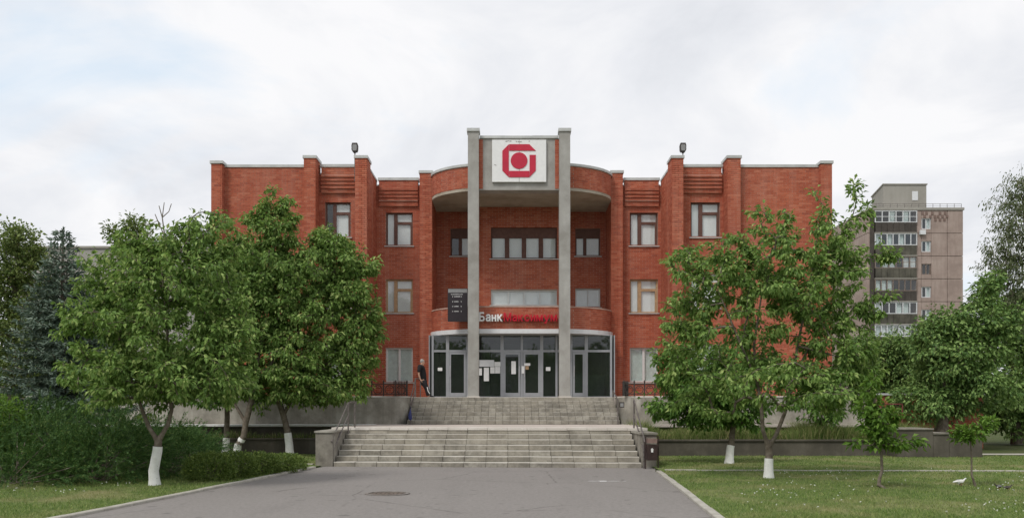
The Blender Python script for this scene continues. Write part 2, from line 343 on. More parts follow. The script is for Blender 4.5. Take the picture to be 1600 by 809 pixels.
def kerb(pts, side, name='kerb', z=.055, w=.13):
    k = bpy.data.objects.new(name, None); COL.objects.link(k); ROOT[k.name] = Vector((0, 0, 0)); tag(k, kind='structure')
    q = lerp_path(pts, .8)
    for a, b in zip(q[:-1], q[1:]):
        d = (b - a).normalized(); n = Vector((d.y, -d.x, 0)) * side
        a2, b2 = a + d * .006, b - d * .006; zz_ = z + random.uniform(-.006, .006)
        v = [a2, b2, b2 + n * w, a2 + n * w]; c = .012
        top = [a2 + n * c, b2 + n * c, b2 + n * (w - c), a2 + n * (w - c)]
        MB().add([(p.x, p.y, 0) for p in v] + [(p.x, p.y, zz_ - c) for p in v] + [(p.x, p.y, zz_) for p in top],
                 [(i, (i + 1) % 4, 4 + (i + 1) % 4, 4 + i) for i in range(4)] + [(4 + i, 4 + (i + 1) % 4, 8 + (i + 1) % 4, 8 + i) for i in range(4)] + [(8, 9, 10, 11)]).build('kerb_stone', MT['kerb'], k)
kerb(KR, 1); kerb(KL, -1)
kerb([(3.9, 21.3), (13, 21.0), (24, 20.6)], 1, 'lawn_edging', .068, .07)
kerb([(-5.6, 23.6), (-9, 24.4)], -1, 'lawn_edging', .07, .1)
# path far right
tag(MB().add([(15.9, 28.2, .062), (30, 27.2, .062), (30, 29.4, .062), (15.9, 28.9, .062)], [(0, 1, 2, 3)]).build('path', MT['kerb']), kind='structure')
# paint mark and drain cover in the asphalt
def blob(cx, cy, rx, ry, z, n=14, j=.35):
    return [(cx + rx * (1 + random.uniform(-j, j)) * math.cos(2 * math.pi * i / n), cy + ry * (1 + random.uniform(-j, j)) * math.sin(2 * math.pi * i / n), z) for i in range(n)]
pm = MB()
for (cx, rx, ry) in ((2.03, .10, .10), (1.82, .13, .03), (2.24, .16, .025), (2.5, .05, .015)): pm.add(blob(cx, 18.5, rx, ry, .013), [tuple(range(14))])
pm.build('paint_mark', MT['white'], road)
mc = thing('manhole_cover', 'rust brown drain cover sunk in the grey asphalt drive', 'manhole cover', (-2.36, 15.75, .008))
d_ = MB(); d_.add([(-2.36 + .36 * math.cos(t * math.pi / 10), 15.75 + .30 * math.sin(t * math.pi / 10), .014) for t in range(20)], [tuple(range(20))]); d_.build('cover', MT['joint'], mc)
d_ = MB()
for i in range(20):
    a, b = i * math.pi / 10, (i + 1) * math.pi / 10
    q = [(-2.36 + r * math.cos(t), 15.75 + r * .85 * math.sin(t)) for r, t in ((.36, a), (.43, a), (.43, b), (.36, b))]
    d_.prism(q, .009, .026)
d_.build('rim', plain('cast_rim', (.20, .18, .165), .8, .3, 10), mc)
d_ = MB()
for i in range(-3, 4): d_.box(-2.36 + i * .08 - .025, -2.36 + i * .08 + .025, 15.58, 15.92, .0141, .022)
d_.build('grate_bar', plain('rusty_cover', (.14, .11, .09), .7, .4, 15), mc)

# ------------------------------------------------------------------ steps and terrace
H1, H2 = 1.05, 2.07
def steps(name, label, x0, x1, ybase, tread, n, z0, z1, shear, bw, yend):
    st = thing(name, label, 'steps', ((x0 + x1) / 2, ybase, z0)); r = (z1 - z0) / n
    def ys(x): return -shear * (x - (x0 + x1) / 2)
    core = MB()
    for k in range(n):
        a = ybase + k * tread + .025; zt = z0 + (k + 1) * r - .012; b = ybase + (k + 1) * tread + .05
        xa, xb = x0 + .01, x1 - .01
        core.add([(xa, a + ys(xa), z0 - .01), (xb, a + ys(xb), z0 - .01), (xb, b, z0 - .01), (xa, b, z0 - .01), (xa, a + ys(xa), zt), (xb, a + ys(xb), zt), (xb, b + .3, zt), (xa, b + .3, zt)],
                 [(0, 1, 5, 4), (4, 5, 6, 7), (0, 4, 7, 3), (1, 2, 6, 5)])
    core.build('core', MT['joint'], st)
    protos = []
    for v in range(5):
        w, dd, h = bw - .005 - .002 * v, tread + .03, r - .008; c = .012
        mb = MB(); j = lambda s: random.uniform(-s, s)
        pr = [(0, 0), (0, h - c), (c, h), (dd, h), (dd, 0)]      # y,z profile with a worn nosing
        L = [(-w / 2 + j(.004), y + j(.003), z + j(.002)) for y, z in pr]; Rr = [(w / 2 + j(.004), y + j(.003), z + j(.002)) for y, z in pr]
        mb.add(L + Rr, [(i, 5 + i, 5 + (i + 1) % 5, (i + 1) % 5) for i in range(5)] + [(4, 3, 2, 1, 0), (5, 6, 7, 8, 9)])
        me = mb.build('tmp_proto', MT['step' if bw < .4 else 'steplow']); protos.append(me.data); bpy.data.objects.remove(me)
    for p in protos: p.name = 'step_stone'
    nb = int(round((x1 - x0) / bw)); bw2 = (x1 - x0) / nb
    for k in range(n):
        off = 0.0
        for i in range(nb + (1 if off else 0)):
            a = max(x0, x0 + i * bw2 - off); b = min(x1, x0 + (i + 1) * bw2 - off); cx = (a + b) / 2
            o = bpy.data.objects.new('step_stone', random.choice(protos)); COL.objects.link(o); o.parent = st
            o.scale = ((b - a) / bw, 1, 1)
            o.location = Vector((cx, ybase + k * tread + ys(cx) + random.uniform(-.003, .003), z0 + k * r + random.uniform(-.0015, .0015))) - ROOT[st.name]
            o.rotation_euler = (random.uniform(-.003, .003), random.uniform(-.002, .002), -math.atan(shear) + random.uniform(-.002, .002))
    return st
YB = 22.9
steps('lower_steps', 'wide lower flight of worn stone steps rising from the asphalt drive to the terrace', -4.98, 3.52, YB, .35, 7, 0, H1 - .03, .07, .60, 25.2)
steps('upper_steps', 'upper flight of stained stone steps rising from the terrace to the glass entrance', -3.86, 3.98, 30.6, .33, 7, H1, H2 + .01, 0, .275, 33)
# terrace sheet and pale edge slabs
def ysl(x): return YB - .07 * (x + .73)
tag(MB().prism([(-5.5, ysl(-5.5) + 2.17), (4.0, ysl(4.0) + 2.17), (4.15, 28.2), (4.9, 30.2), (13.1, 30.2), (13.1, 31.0), (-18, 31.0), (-18, 30.3), (-5.5, 30.3)], H1 - .10, H1 - .012).build('terrace', MT['terrace']), kind='structure')
edge = thing('terrace_edging', 'row of pale slabs along the terrace edge above the lower steps', 'edging', (-.5, 25, H1))
xs = np.linspace(-5.5, 4.02, 17)
for a, b in zip(xs[:-1], xs[1:]):
    m_ = MB(); j = random.uniform(-.006, .006); y0, y1 = ysl(a) + 2.08, ysl(b) + 2.08
    m_.add([(a + .006, y0, H1 - .075 + j), (b - .006, y1, H1 - .075 + j), (b - .006, y1 + .6, H1 - .075 + j), (a + .006, y0 + .6, H1 - .075 + j)] + [(a + .006, y0, H1 + j), (b - .006, y1, H1 + j), (b - .006, y1 + .6, H1 + j), (a + .006, y0 + .6, H1 + j)],
           [(0, 1, 5, 4), (1, 2, 6, 5), (2, 3, 7, 6), (3, 0, 4, 7), (4, 5, 6, 7), (3, 2, 1, 0)])
    m_.build('edge_slab', MT['slab'], edge)
edge2 = thing('terrace_edging', 'long thin white slab edge above the weedy planter beside the three whitewashed trunks', 'edging', (-10, 30.2, H1))
xs = np.linspace(-18, -5.0, 15)
for a, b in zip(xs[:-1], xs[1:]): MB().box(a + .006, b - .006, 30.12, 30.75, H1 - .07, H1 + random.uniform(-.003, .005)).build('edge_slab', MT['white'], edge2)
tag(MB().prism([(-5.45, ysl(-5.5) + 2.3), (3.95, ysl(4.0) + 2.3), (4.0, 28.3), (4.9, 30.9), (13.05, 30.9), (13.05, 31), (-18, 31), (-18, 30.36), (-5.45, 30.36)], .3, H1 - .1).build('terrace_base', MT['damp']), kind='structure')
# platform behind the retaining walls
tag(MB().prism([(-18, 31.0), (-4.6, 31.0), (-3.9, 32.6), (4.05, 32.6), (4.8, 31.0), (13.1, 31.0), (13.1, 50), (-18, 50)], 0, H2 - .002).build('upper_platform', MT['terrace']), kind='structure')

def wall_path(name, label, cat, pts, z0, z1, th, mat, cop=None, seg=1.6):
    t = thing(name, label, cat, (pts[0][0], pts[0][1], z0)); m_ = MB()
    P = [Vector((*p, 0)) for p in pts]; inn = []
    for i, p in enumerate(P):
        d = (P[min(i + 1, len(P) - 1)] - P[max(i - 1, 0)]).normalized(); inn.append(p + Vector((-d.y, d.x, 0)) * th)
    n = len(P)
    v = [(p.x, p.y, z0) for p in P] + [(p.x, p.y, z1) for p in P] + [(p.x, p.y, z0) for p in inn] + [(p.x, p.y, z1) for p in inn]
    f = []
    for i in range(n - 1): f += [(i, i + 1, n + i + 1, n + i), (2 * n + i + 1, 2 * n + i, 3 * n + i, 3 * n + i + 1), (n + i, n + i + 1, 3 * n + i + 1, 3 * n + i)]
    f += [(0, n, 3 * n, 2 * n), (n - 1, 3 * n - 1, 4 * n - 1, 2 * n - 1)]
    m_.add(v, f); m_.build('wall_face', mat, t)
    if cop:
        q = lerp_path(pts, seg) + [P[-1]]
        if (q[-1] - q[-2]).length < .08: q.pop(-2)
        for a, b in zip(q[:-1], q[1:]):
            d = (b - a).normalized(); nn = Vector((-d.y, d.x, 0)); c0, c1 = a + d * .004 - nn * .05, b - d * .004 - nn * .05
            zj = random.uniform(-.003, .003)
            m2 = MB(); v = [c0, c1, c1 + nn * (th + .1), c0 + nn * (th + .1)]
            m2.add([(p.x, p.y, z1 + .001 + zj) for p in v] + [(p.x, p.y, z1 + .05 + zj) for p in v], [(3, 2, 1, 0), (4, 5, 6, 7)] + [(i, (i + 1) % 4, 4 + (i + 1) % 4, 4 + i) for i in range(4)])
            m2.build('coping_slab', cop, t)
    return t
def arc(cx, cy, r, a0, a1, n): return [(cx + r * math.cos(R(a0 + (a1 - a0) * i / n)), cy + r * math.sin(R(a0 + (a1 - a0) * i / n))) for i in range(n + 1)]
wall_path('retaining_wall', 'mottled grey concrete retaining wall with a rounded end beside the man at the stair head', 'wall', [(-18, 30.85), (-12, 30.85), (-8, 30.85)] + arc(-4.75, 31.65, .8, -90, 0, 6) + [(-3.93, 32.7)], H1 - .1, H2 - .03, .3, MT['wall'], MT['slab'])
wall_path('retaining_wall', 'grey concrete retaining wall with a rounded end behind the brown litter bin', 'wall', [(4.05, 32.7)] + arc(4.9, 31.65, .8, 180, 270, 6) + [(9, 30.85), (13.1, 30.85), (13.1, 33)], H1 - .1, H2 - .03, .3, MT['wall'], MT['slab'])
wall_path('planter_wall', 'low dark damp concrete wall behind the whitewashed trunks near the boxwood hedge', 'wall', [(-18, 29.2), (-5.35, 29.2)], -.05, .53, .25, MT['damp'], MT['damp'])
wall_path('planter_wall', 'low dark damp concrete wall holding the tall grass bed behind the forked tree', 'wall', [(3.8, 28.0), (12.9, 28.0)], -.05, .53, .25, MT['damp'], MT['damp'])
tag(MB().add([(-18, 29.45, .5), (-5.3, 29.45, .5), (-5.3, 30.4, .5), (-18, 30.4, .5)], [(0, 1, 2, 3)]).build('planter_soil', MT['soil']), kind='structure')
tag(MB().add([(4.1, 28.25, .51), (15, 28.25, .51), (15, 30.9, .51), (4.1, 30.9, .51)], [(0, 1, 2, 3)]).build('planter_soil', MT['soil']), kind='structure')
def pier(label, x0, x1, y0, y1, h):
    t = thing('stair_pier', label, 'pier', ((x0 + x1) / 2, y0, 0))
    MB().box(x0, x1, y0, y1, -.02, h - .05).build('shaft', MT['pier'], t); MB().box(x0 - .03, x1 + .03, y0 - .03, y1 + .03, h - .05, h).build('cap', MT['wall'], t)
    return t
pier('patchy concrete pier flanking the lower steps on the boxwood hedge side', -5.48, -5.0, 23.2, 25.3, 1.0)
pier('grey concrete pier flanking the lower steps behind the brown litter bin', 3.56, 3.97, 22.85, 25.0, .96)
MB().box(-5.0, 0, 0, 0, 0, 0) if False else None
# stepped dark wall at the far end of the bed
sw = thing('stepped_wall', 'dark concrete wall stepping down beside the low brick outbuilding', 'wall', (14.3, 27, 0))
for (a, b, py) in ((1401, 1458, 668.5), (1458.5, 1483, 675.5), (1483.5, 1535, 680)):
    zt = Z(py, 27.2); MB().box(X(a, 27.2), X(b, 27.2), 27.2, 28.6, -.05, zt - .05).build('wall_block', MT['damp'], sw)
    MB().box(X(a, 27.2) - .02, X(b, 27.2) + .01, 27.16, 28.62, zt - .05, zt).build('coping_slab', MT['pier'], sw)

# ------------------------------------------------------------------ the bank building
BL = thing('brick_building', 'three storey red brick office building with concrete columns and a curved glass entrance', 'building', (.3, 36, H2))
BR, CORE = MB(), MB()
def wallrun(p0, p1, z0, z1, holes=(), th=.32, u_off=0.0, both=True):
    """brick wall face from plan p0 to p1 (seen with p0 on the viewer's left); holes = (u0,u1,z0,z1)"""
    d = Vector((p1[0] - p0[0], p1[1] - p0[1])); L = d.length; t = (d.x / L, d.y / L)
    us = sorted({0, L, *[h[0] for h in holes], *[h[1] for h in holes]}); zs = sorted({z0, z1, *[h[2] for h in holes], *[h[3] for h in holes]})
    for a, b in zip(us[:-1], us[1:]):
        run = None
        for c, e in zip(zs[:-1], zs[1:]):
            um, zm = (a + b) / 2, (c + e) / 2; hole = any(h[0] < um < h[1] and h[2] < zm < h[3] for h in holes)
            if not hole: run = (run[0] if run else c, e)
            if run and (hole or e == z1): CORE.obox(p0, t, a, b, .0, th, run[0], run[1]); run = None
    ch, bl, g = .082, .262, .011
    k0 = int(math.floor(z0 / ch))
    for k in range(k0, int(z1 / ch) + 1):
        za_, zb = max(z0, k * ch), min(z1, (k + 1) * ch - g)
        if zb - za_ < .02: continue
        cuts = [(h[0], h[1]) for h in holes if h[2] < (za_ + zb) / 2 < h[3]]
        segs = [(0, L)]
        for ca, cb in cuts: segs = [s2 for s in segs for s2 in ((s[0], min(s[1], ca)), (max(s[0], cb), s[1])) if s2[1] - s2[0] > .02]
        for a, b in segs:
            i = math.floor((a + u_off) / bl - .5) - 1
            while True:
                ua = i * bl + (bl / 2 if k % 2 else 0) - u_off; ub = ua + bl - g; i += 1
                if ua >= b: break
                ua, ub = max(ua, a), min(ub, b)
                if ub - ua < .02: continue
                BR.obox(p0, t, ua, ub, -.010 + random.uniform(-.0025, .0025), .002, za_, zb, 0, False)
def coping(x0, x1, y0, y1, z, seg=2.2, h=.11, ov=.05):
    n = max(1, int((x1 - x0) / seg + .5)); q = np.linspace(x0 - ov, x1 + ov, n + 1)
    for a, b in zip(q[:-1], q[1:]): MB().box(a + .003, b - .003, y0 - ov, y1 + ov, z, z + h + random.uniform(-.004, .004)).build('coping', MT['coping'], BL)
def pane(x0, x1, y, z0, z1, parent, m='glass', name='pane'): return MB().box(x0, x1, y, y + .012, z0, z1).build(name, MT[m], parent)
def window(x0, x1, z0, z1, y, style, fm, blind='blind', sill=True, openleft=False):
    """frame part with panes, blind and sill as its pieces; y = wall face"""
    yf = y + .10; w, h = x1 - x0, z1 - z0; fw = .065; b = MB()
    b.box(x0, x0 + fw, yf, yf + .09, z0, z1); b.box(x1 - fw, x1, yf, yf + .09, z0, z1)
    b.box(x0 + fw, x1 - fw, yf, yf + .09, z0, z0 + fw); b.box(x0 + fw, x1 - fw, yf, yf + .09, z1 - fw, z1)
    cells = []
    xi0, xi1, zi0, zi1 = x0 + fw, x1 - fw, z0 + fw, z1 - fw
    if style == 'A':                                     # narrow left light, right light with a small vent on top
        ma, mb_ = x0 + w * .29, x0 + w * .42; tz = z0 + h * .69
        b.box(ma, mb_, yf - .006, yf + .08, zi0, zi1); b.box(mb_, xi1, yf - .003, yf + .085, tz - .055, tz + .055)
        b.box(xi1 - .05, xi1, yf - .002, yf + .07, zi0, tz - .055)
        cells = [(xi0, ma, zi0, zi1), (mb_, xi1 - .05, zi0, tz - .055), (mb_, xi1, tz + .055, zi1)]
    elif style == 'C':
        ma = x0 + w * .5
        b.box(ma - .05, ma + .05, yf - .006, yf + .08, zi0, zi1); cells = [(xi0, ma - .05, zi0, zi1), (ma + .05, xi1, zi0, zi1)]
    elif style == 'W':                                   # four lights with broad mullions below a dark head panel
        tz = z1 - .42; b.box(xi0, xi1, yf - .006, yf + .08, tz - .05, zi1); n = 4; mw = .2
        cw = (xi1 - xi0 - mw * (n - 1)) / n
        for i in range(n):
            a = xi0 + i * (cw + mw); cells.append((a, a + cw, zi0, tz - .05))
            if i: b.box(a - mw, a, yf - .003, yf + .085, zi0, tz - .05)
    elif style == 'D':
        tz = z1 - .38; b.box(xi0, xi1, yf - .006, yf + .08, tz - .05, zi1); ma = x0 + w * .34
        b.box(ma - .02, ma + .13, yf - .003, yf + .085, zi0, tz - .05); cells = [(xi0, ma - .02, zi0, tz - .05), (ma + .13, xi1, zi0, tz - .05)]
    elif style == 'S':
        n = 4 if w > 2 else 2
        for i in range(n):
            a, c = xi0 + (xi1 - xi0) * i / n, xi0 + (xi1 - xi0) * (i + 1) / n
            cells.append((a + (.02 if i else 0), c - (.02 if i < n - 1 else 0), zi0, zi1))
            if i: b.box(a - .02, a + .02, yf - .004, yf + .08, zi0, zi1)
    f = b.build('window', MT[fm], BL)
    for i, (a, c, e, g) in enumerate(cells):
        pane(a, c, yf + .04, e, g, f)
        if not (openleft and i == 0):
            m_ = MB(); n = max(3, int((c - a) / .09)); zb = e - .02 if not (style == 'S' and i == 0) else e - .02
            vv = []
            for q in range(n + 1):
                xx = a - .02 + (c - a + .04) * q / n; yy = yf + .075 + (.02 if q % 2 else 0)
                vv += [(xx, yy, zb), (xx, yy, g + .02)]
            m_.add(vv, [(2 * q, 2 * q + 2, 2 * q + 3, 2 * q + 1) for q in range(n)], 0, True); m_.build('curtain' if blind == 'curtain' else 'blind', MT[blind], f)
    if sill: MB().box(x0 - .06, x1 + .06, y - .07, yf - .001, z0 - .045, z0 - .002).build('sill', MT['coping'], f)
    return f
F3, F2, F1 = (8.65, 10.10), (5.75, 7.21), (2.76, 4.25)
Dw, Dp, Dc, Dk, Di, Dj, Db = 33.9, 33.55, 33.6, 34.2, 36.0, 35.6, 37.6
TOPW, TOPI = 11.43, 11.5
def wing(sgn):
    """outer wing and inner bay; px given left to right"""
    L = sgn < 0
    if L: c0, c1, w0, w1, p0, p1, k0, k1, q0, q1 = 330, 347, 347, 476, 475, 493, 494, 554.5, 555, 573
    else: q0, q1, k0, k1, p0, p1, w0, w1, c0, c1 = 1050, 1067.5, 1068, 1136, 1137, 1157, 1156, 1284, 1283, 1300
    # corner pier, blind wall
    xa, xb = X(c0, Dc), X(c1, Dc)
    wallrun((xa, Dc), (xb, Dc), H2, 11.50); CORE.box(xa, xb, Dc + .3, Dc + .8, H2, 11.5)
    if L: wallrun((xb, Dc), (xb, Dw), H2, 11.5, th=.1)
    else: wallrun((xa, Dw), (xa, Dc), H2, 11.5, th=.1)
    coping(xa, xb, Dc, Dc + .7, 11.5)
    a, b = X(w0, Dw), X(w1, Dw)
    a, b = (xb, X(p0, Dp)) if L else (X(p1, Dp), xa)
    wallrun((a, Dw), (b, Dw), H2, TOPW); coping(a + .05, b - .05, Dw, Dw + .35, TOPW)
    # tall piers
    for i, (s0, s1) in enumerate(((p0, p1), (q0, q1))):
        xa2, xb2 = X(s0, Dp), X(s1, Dp); tp = 11.70
        wallrun((xa2, Dp), (xb2, Dp), H2, tp)
        ye = Dk + .2
        if i == 1 and L: wallrun((xb2, Dp), (xb2, Di + .02), H2, 11.42); CORE.box(xa2, xb2 - .33, Dp + .3, Di, H2, 11.4)
        elif i == 1: wallrun((xa2, Di + .02), (xa2, Dp), H2, 11.42); CORE.box(xa2 + .33, xb2, Dp + .3, Di, H2, 11.4)
        wallrun((xb2, Dp), (xb2, ye), H2 if not (i == 1 and L) else 11.42, tp, th=.05); wallrun((xa2, ye), (xa2, Dp), H2 if not (i == 1 and not L) else 11.42, tp, th=.05)
        CORE.box(xa2 + .02, xb2 - .02, Dp + .31, ye, H2, tp - .01)
        coping(xa2, xb2, Dp, ye, tp, 5)
        if i == 1:
            cx = (xb2 - .32) if L else xa2
            coping(cx, cx + .32, ye + .06, Di, 11.42, 5, .09, .03)
    # recessed panel with windows and corbelled parapet
    a, b = (X(p1, Dp), X(q0, Dp)) if L else (X(q1, Dp), X(p0, Dp))
    wx = (X(508, Dk), X(548, Dk)) if L else (X(1079, Dk), X(1125, Dk))
    holes = [(wx[0] - a, wx[1] - a, *zz_) for zz_ in (F3, F2, F1)]
    wallrun((a, Dk), (b, Dk), H2, 11.25, holes)
    for zz_, st, fm, bl in ((F3, 'A', 'brownframe', 'blind'), (F2, 'A', 'wood', 'blind'), (F1, 'C', 'pvc', 'curtain')):
        window(wx[0], wx[1], zz_[0], zz_[1], Dk, st, fm, bl, True, L and zz_ is F3)
    g = .11; wallrun((a + g, Dk - .1), (b - g, Dk - .1), 10.45, 11.5, th=.3); coping(a + g, b - g, Dk - .1, Dk + .25, 11.5, 5)
    for k in range(4): wallrun((a + g, Dk - .165), (b - g, Dk - .165), 10.62 + k * .156, 10.62 + k * .156 + .078, th=.06)
    coping(a + .02, b - .02, Dk + .02, Dk + .3, 11.25, 6, .05, 0)
    # inner bay
    a, b = (X(573, Dp), X(656, Dj)) if L else (X(973, Dj), X(1050, Dp))
    wx = (X(603, Di), X(645, Di)) if L else (X(984, Di), X(1028, Di))
    wallrun((a, Di), (b, Di), H2, 11.25, [(wx[0] - a, wx[1] - a, *zz_) for zz_ in (F3, F2, F1)])
    for zz_, st, fm, bl in ((F3, 'A', 'brownframe', 'blind'), (F2, 'A', 'wood', 'blind'), (F1, 'C', 'pvc', 'curtain')): window(wx[0], wx[1], zz_[0], zz_[1], Di, st, fm, bl)
    g = .12; wallrun((a + g, Di - .1), (b - g, Di - .1), 10.35, 11.45, th=.3); coping(a + g, b - g, Di - .1, Di + .25, 11.45, 5)
    for k in range(4): wallrun((a + g, Di - .165), (b - g, Di - .165), 10.55 + k * .156, 10.55 + k * .156 + .078, th=.06)
    coping(a + .02, b - .02, Di + .02, Di + .3, 11.25, 6, .05, 0)
    xa, xb = (X(656, Dj), X(675, Dj)) if L else (X(955, Dj), X(973, Dj))
    wallrun((xa, Dj), (xb, Dj), H2, 11.68); coping(xa, xb, Dj, Dj + .5, 11.68, 5)
    if L: wallrun((xa, Di + .1), (xa, Dj), H2, 11.68, th=.05); wallrun((xb, Dj), (xb, Db), H2, 11.3); MB().box(xb - .05, xb - .01, Dj - .9, Dj - .003, H2, 4.68).build('jamb_panel', MT['alu'], BL)
    else: wallrun((xb, Dj), (xb, Di + .1), H2, 11.68, th=.05); wallrun((xa, Db), (xa, Dj), H2, 11.3); MB().box(xa + .01, xa + .05, Dj - .9, Dj - .003, H2, 4.68).build('jamb_panel', MT['alu'], BL)
    CORE.box(xa + .02, xb - .02, Dj + .3, Dj + .5, 11.3, 11.67)
wing(-1); wing(1)
XL, XR = X(675, Dj), X(955, Dj); XC = (XL + XR) / 2; HWD = (XR - XL) / 2     # recess edges
# recess walls and the projecting middle bay
bx0, bx1, Dm = -1.5, 2.25, 36.7
S3, S2 = (8.5, 9.75), (6.19, 7.06)
wallrun((XL, Db), (bx0, Db), 5.6, 10.75, [(-2.78 - XL, -1.65 - XL, *S3), (-2.78 - XL, -1.65 - XL, *S2)])
wallrun((bx1, Db), (XR, Db), 5.6, 10.75, [(2.86 - bx1, 3.99 - bx1, *S3), (2.86 - bx1, 3.99 - bx1, *S2)])
for a, b in ((-2.78, -1.65), (2.86, 3.99)):
    window(a, b, *S3, Db, 'D', 'brownframe', 'blind', True, a < 0); window(a, b, *S2, Db, 'S', 'pvc')
wa, wb = X(767, Dm), X(870.5, Dm)
wallrun((bx0, Dm), (bx1, Dm), 5.6, 10.75, [(wa - bx0, wb - bx0, 8.22, 9.62), (wa - bx0, wb - bx0, 6.17, 6.86)])
wallrun((bx0, Db), (bx0, Dm), 5.6, 10.75, th=.2); wallrun((bx1, Dm), (bx1, Db), 5.6, 10.75, th=.2)
window(wa, wb, 8.22, 9.62, Dm, 'W', 'brownframe'); window(wa, wb, 6.17, 6.86, Dm, 'S', 'pvc')
# curved plan line
def curve(n=9, ins=0.0):
    hw, s0 = HWD - ins * .6, 1.75; y1, dep = 35.7 + ins * .3, 1.8 + (-ins if ins else 0) * .7
    pl = []
    for i in range(n + 1):
        s = math.cos(i / n * math.pi / 2); off = s0 + (hw - s0) * s; pl.append((XC - off, y1 - dep * (.8 * math.sqrt(max(0, 1 - s * s)) + .2 * (1 - s))))
    return pl + [(2 * XC - x, y) for x, y in pl[::-1]]
CV = curve()
acc = 0
for a, b in zip(CV[:-1], CV[1:]):
    L_ = math.dist(a, b)
    wallrun(a, b, 10.62, 11.5, th=.22, u_off=acc); wallrun(a, b, 4.86, 5.74, th=.3, u_off=acc); acc += L_
for nm, z0, z1, ov, bk, mt in (('parapet_coping', 11.5, 11.6, .06, .36, 'coping'), ('fascia', 4.68, 4.86, .07, .30, 'fascia'), ('canopy_coping', 5.74, 5.79, .03, .34, 'brickcap')):
    if mt == 'brickcap': MT[mt] = MT['mortar']
    for a, b in zip(CV[:-1], CV[1:]):
        L_ = math.dist(a, b); t = ((b[0] - a[0]) / L_, (b[1] - a[1]) / L_); MB().obox(a, t, -.012, L_ + .012, -ov, bk, z0, z1).build(nm, MT[mt], BL)
MB().prism(CV + [(XR, Db), (XL, Db)], 10.50, 10.618).build('soffit', MT['soffit'], BL)
ins = [(x * .97 + XC * .03, y + .12) for x, y in CV]
MB().prism(ins + [(XR - .01, Db), (XL + .01, Db)], 5.45, 5.66).build('canopy_roof', MT['soffit'], BL)
MB().prism(ins + [(XR - .01, Db), (XL + .01, Db)], 4.69, 4.80).build('entrance_ceiling', MT['aptgrey'], BL)
# columns, sign box
for a, b in ((X(731, 33.05), X(748, 33.05)), (X(874, 33.05), X(891, 33.05))):
    c = MB(); c.box(a, b, 33.05, 33.5, H2 + .04, 12.62); co = c.build('column', MT['column'], BL)
    MB().box(a - .04, b + .04, 33.0, 33.54, H2, H2 + .04).build('plinth', MT['slab'], co); MB().box(a - .04, b + .04, 33.0, 33.54, 12.62, 12.74).build('cap', MT['coping'], co)
ca, cb = X(748, 33.05), X(874, 33.05)
MB().box(ca + .001, cb - .001, 33.32, 33.86, 10.36, 12.42).build('sign_box', MT['column'], BL)
for a in (ca + .002, cb - .16): wallrun((a, 33.31), (a + .155, 33.31), 10.40, 12.38, th=.009)
coping(ca + .06, cb - .06, 33.3, 33.86, 12.42, 1.2, .1, .04)
BR.build('brickwork', MT['brick'], BL)['kind'] = 'stuff'
CORE.build('wall_core', MT['mortar'], BL)
# shell: outer side walls, back, floors, roof, rooms
sh = MB(); xl, xr = X(330, Dc), X(1300, Dc)
sh.box(xl, xl + .3, Dc + .81, 48, H2, 11.4); sh.box(xr - .3, xr, Dc + .81, 48, H2, 11.4); sh.box(xl + .3, xr - .3, 47.7, 48, H2, 11.3)
sh.build('side_wall', plain('brick_flank', (.40, .10, .06), .85, .2, 3), BL)
rm = MB()
for z in (5.0, 8.0):
    rm.box(xl + .35, XL - .35, Di + .4, 47.6, z, z + .2); rm.box(XR + .35, xr - .35, Di + .4, 47.6, z, z + .2); rm.box(XL - .3, XR + .3, Db + .45, 47.6, z, z + .2)
    rm.box(xl + .4, X(573, Dp) - .4, Dk + .4, Di + .35, z, z + .2); rm.box(X(1050, Dp) + .4, xr - .4, Dk + .4, Di + .35, z, z + .2)
rm.box(xl + .3, xr - .3, Di + .4, 47.65, 11.0, 11.2); rm.box(xl + .4, X(573, Dp) - .4, Dk + .4, Di + .35, 11.0, 11.2); rm.box(X(1050, Dp) + .4, xr - .4, Dk + .4, Di + .35, 11.0, 11.2)
rm.box(xl + .4, xr - .4, 39.6, 39.8, H2, 11.0); rm.box(XL - .1, XL - .01, Db + .05, 39.6, H2, 4.9); rm.box(XR + .01, XR + .1, Db + .05, 39.6, H2, 4.9)
rm.box(XL - .2, XR + .2, 34.8, 39.6, H2 + .002, H2 + .006)
rm.box(XL + .01, XR - .01, 38.0, 39.6, 4.7, 4.8)
rm.box(XL + .012, XL + .03, 34.85, 37.95, H2 + .01, 4.69); rm.box(XR - .03, XR - .012, 34.85, 37.95, H2 + .01, 4.69)
rm.box(-1.2, -1.0, 37.2, 39.5, H2 + .01, 4.6); rm.box(2.4, 4.1, 36.9, 37.1, H2 + .01, 3.1)
rm.build('interior', MT['room'], BL)
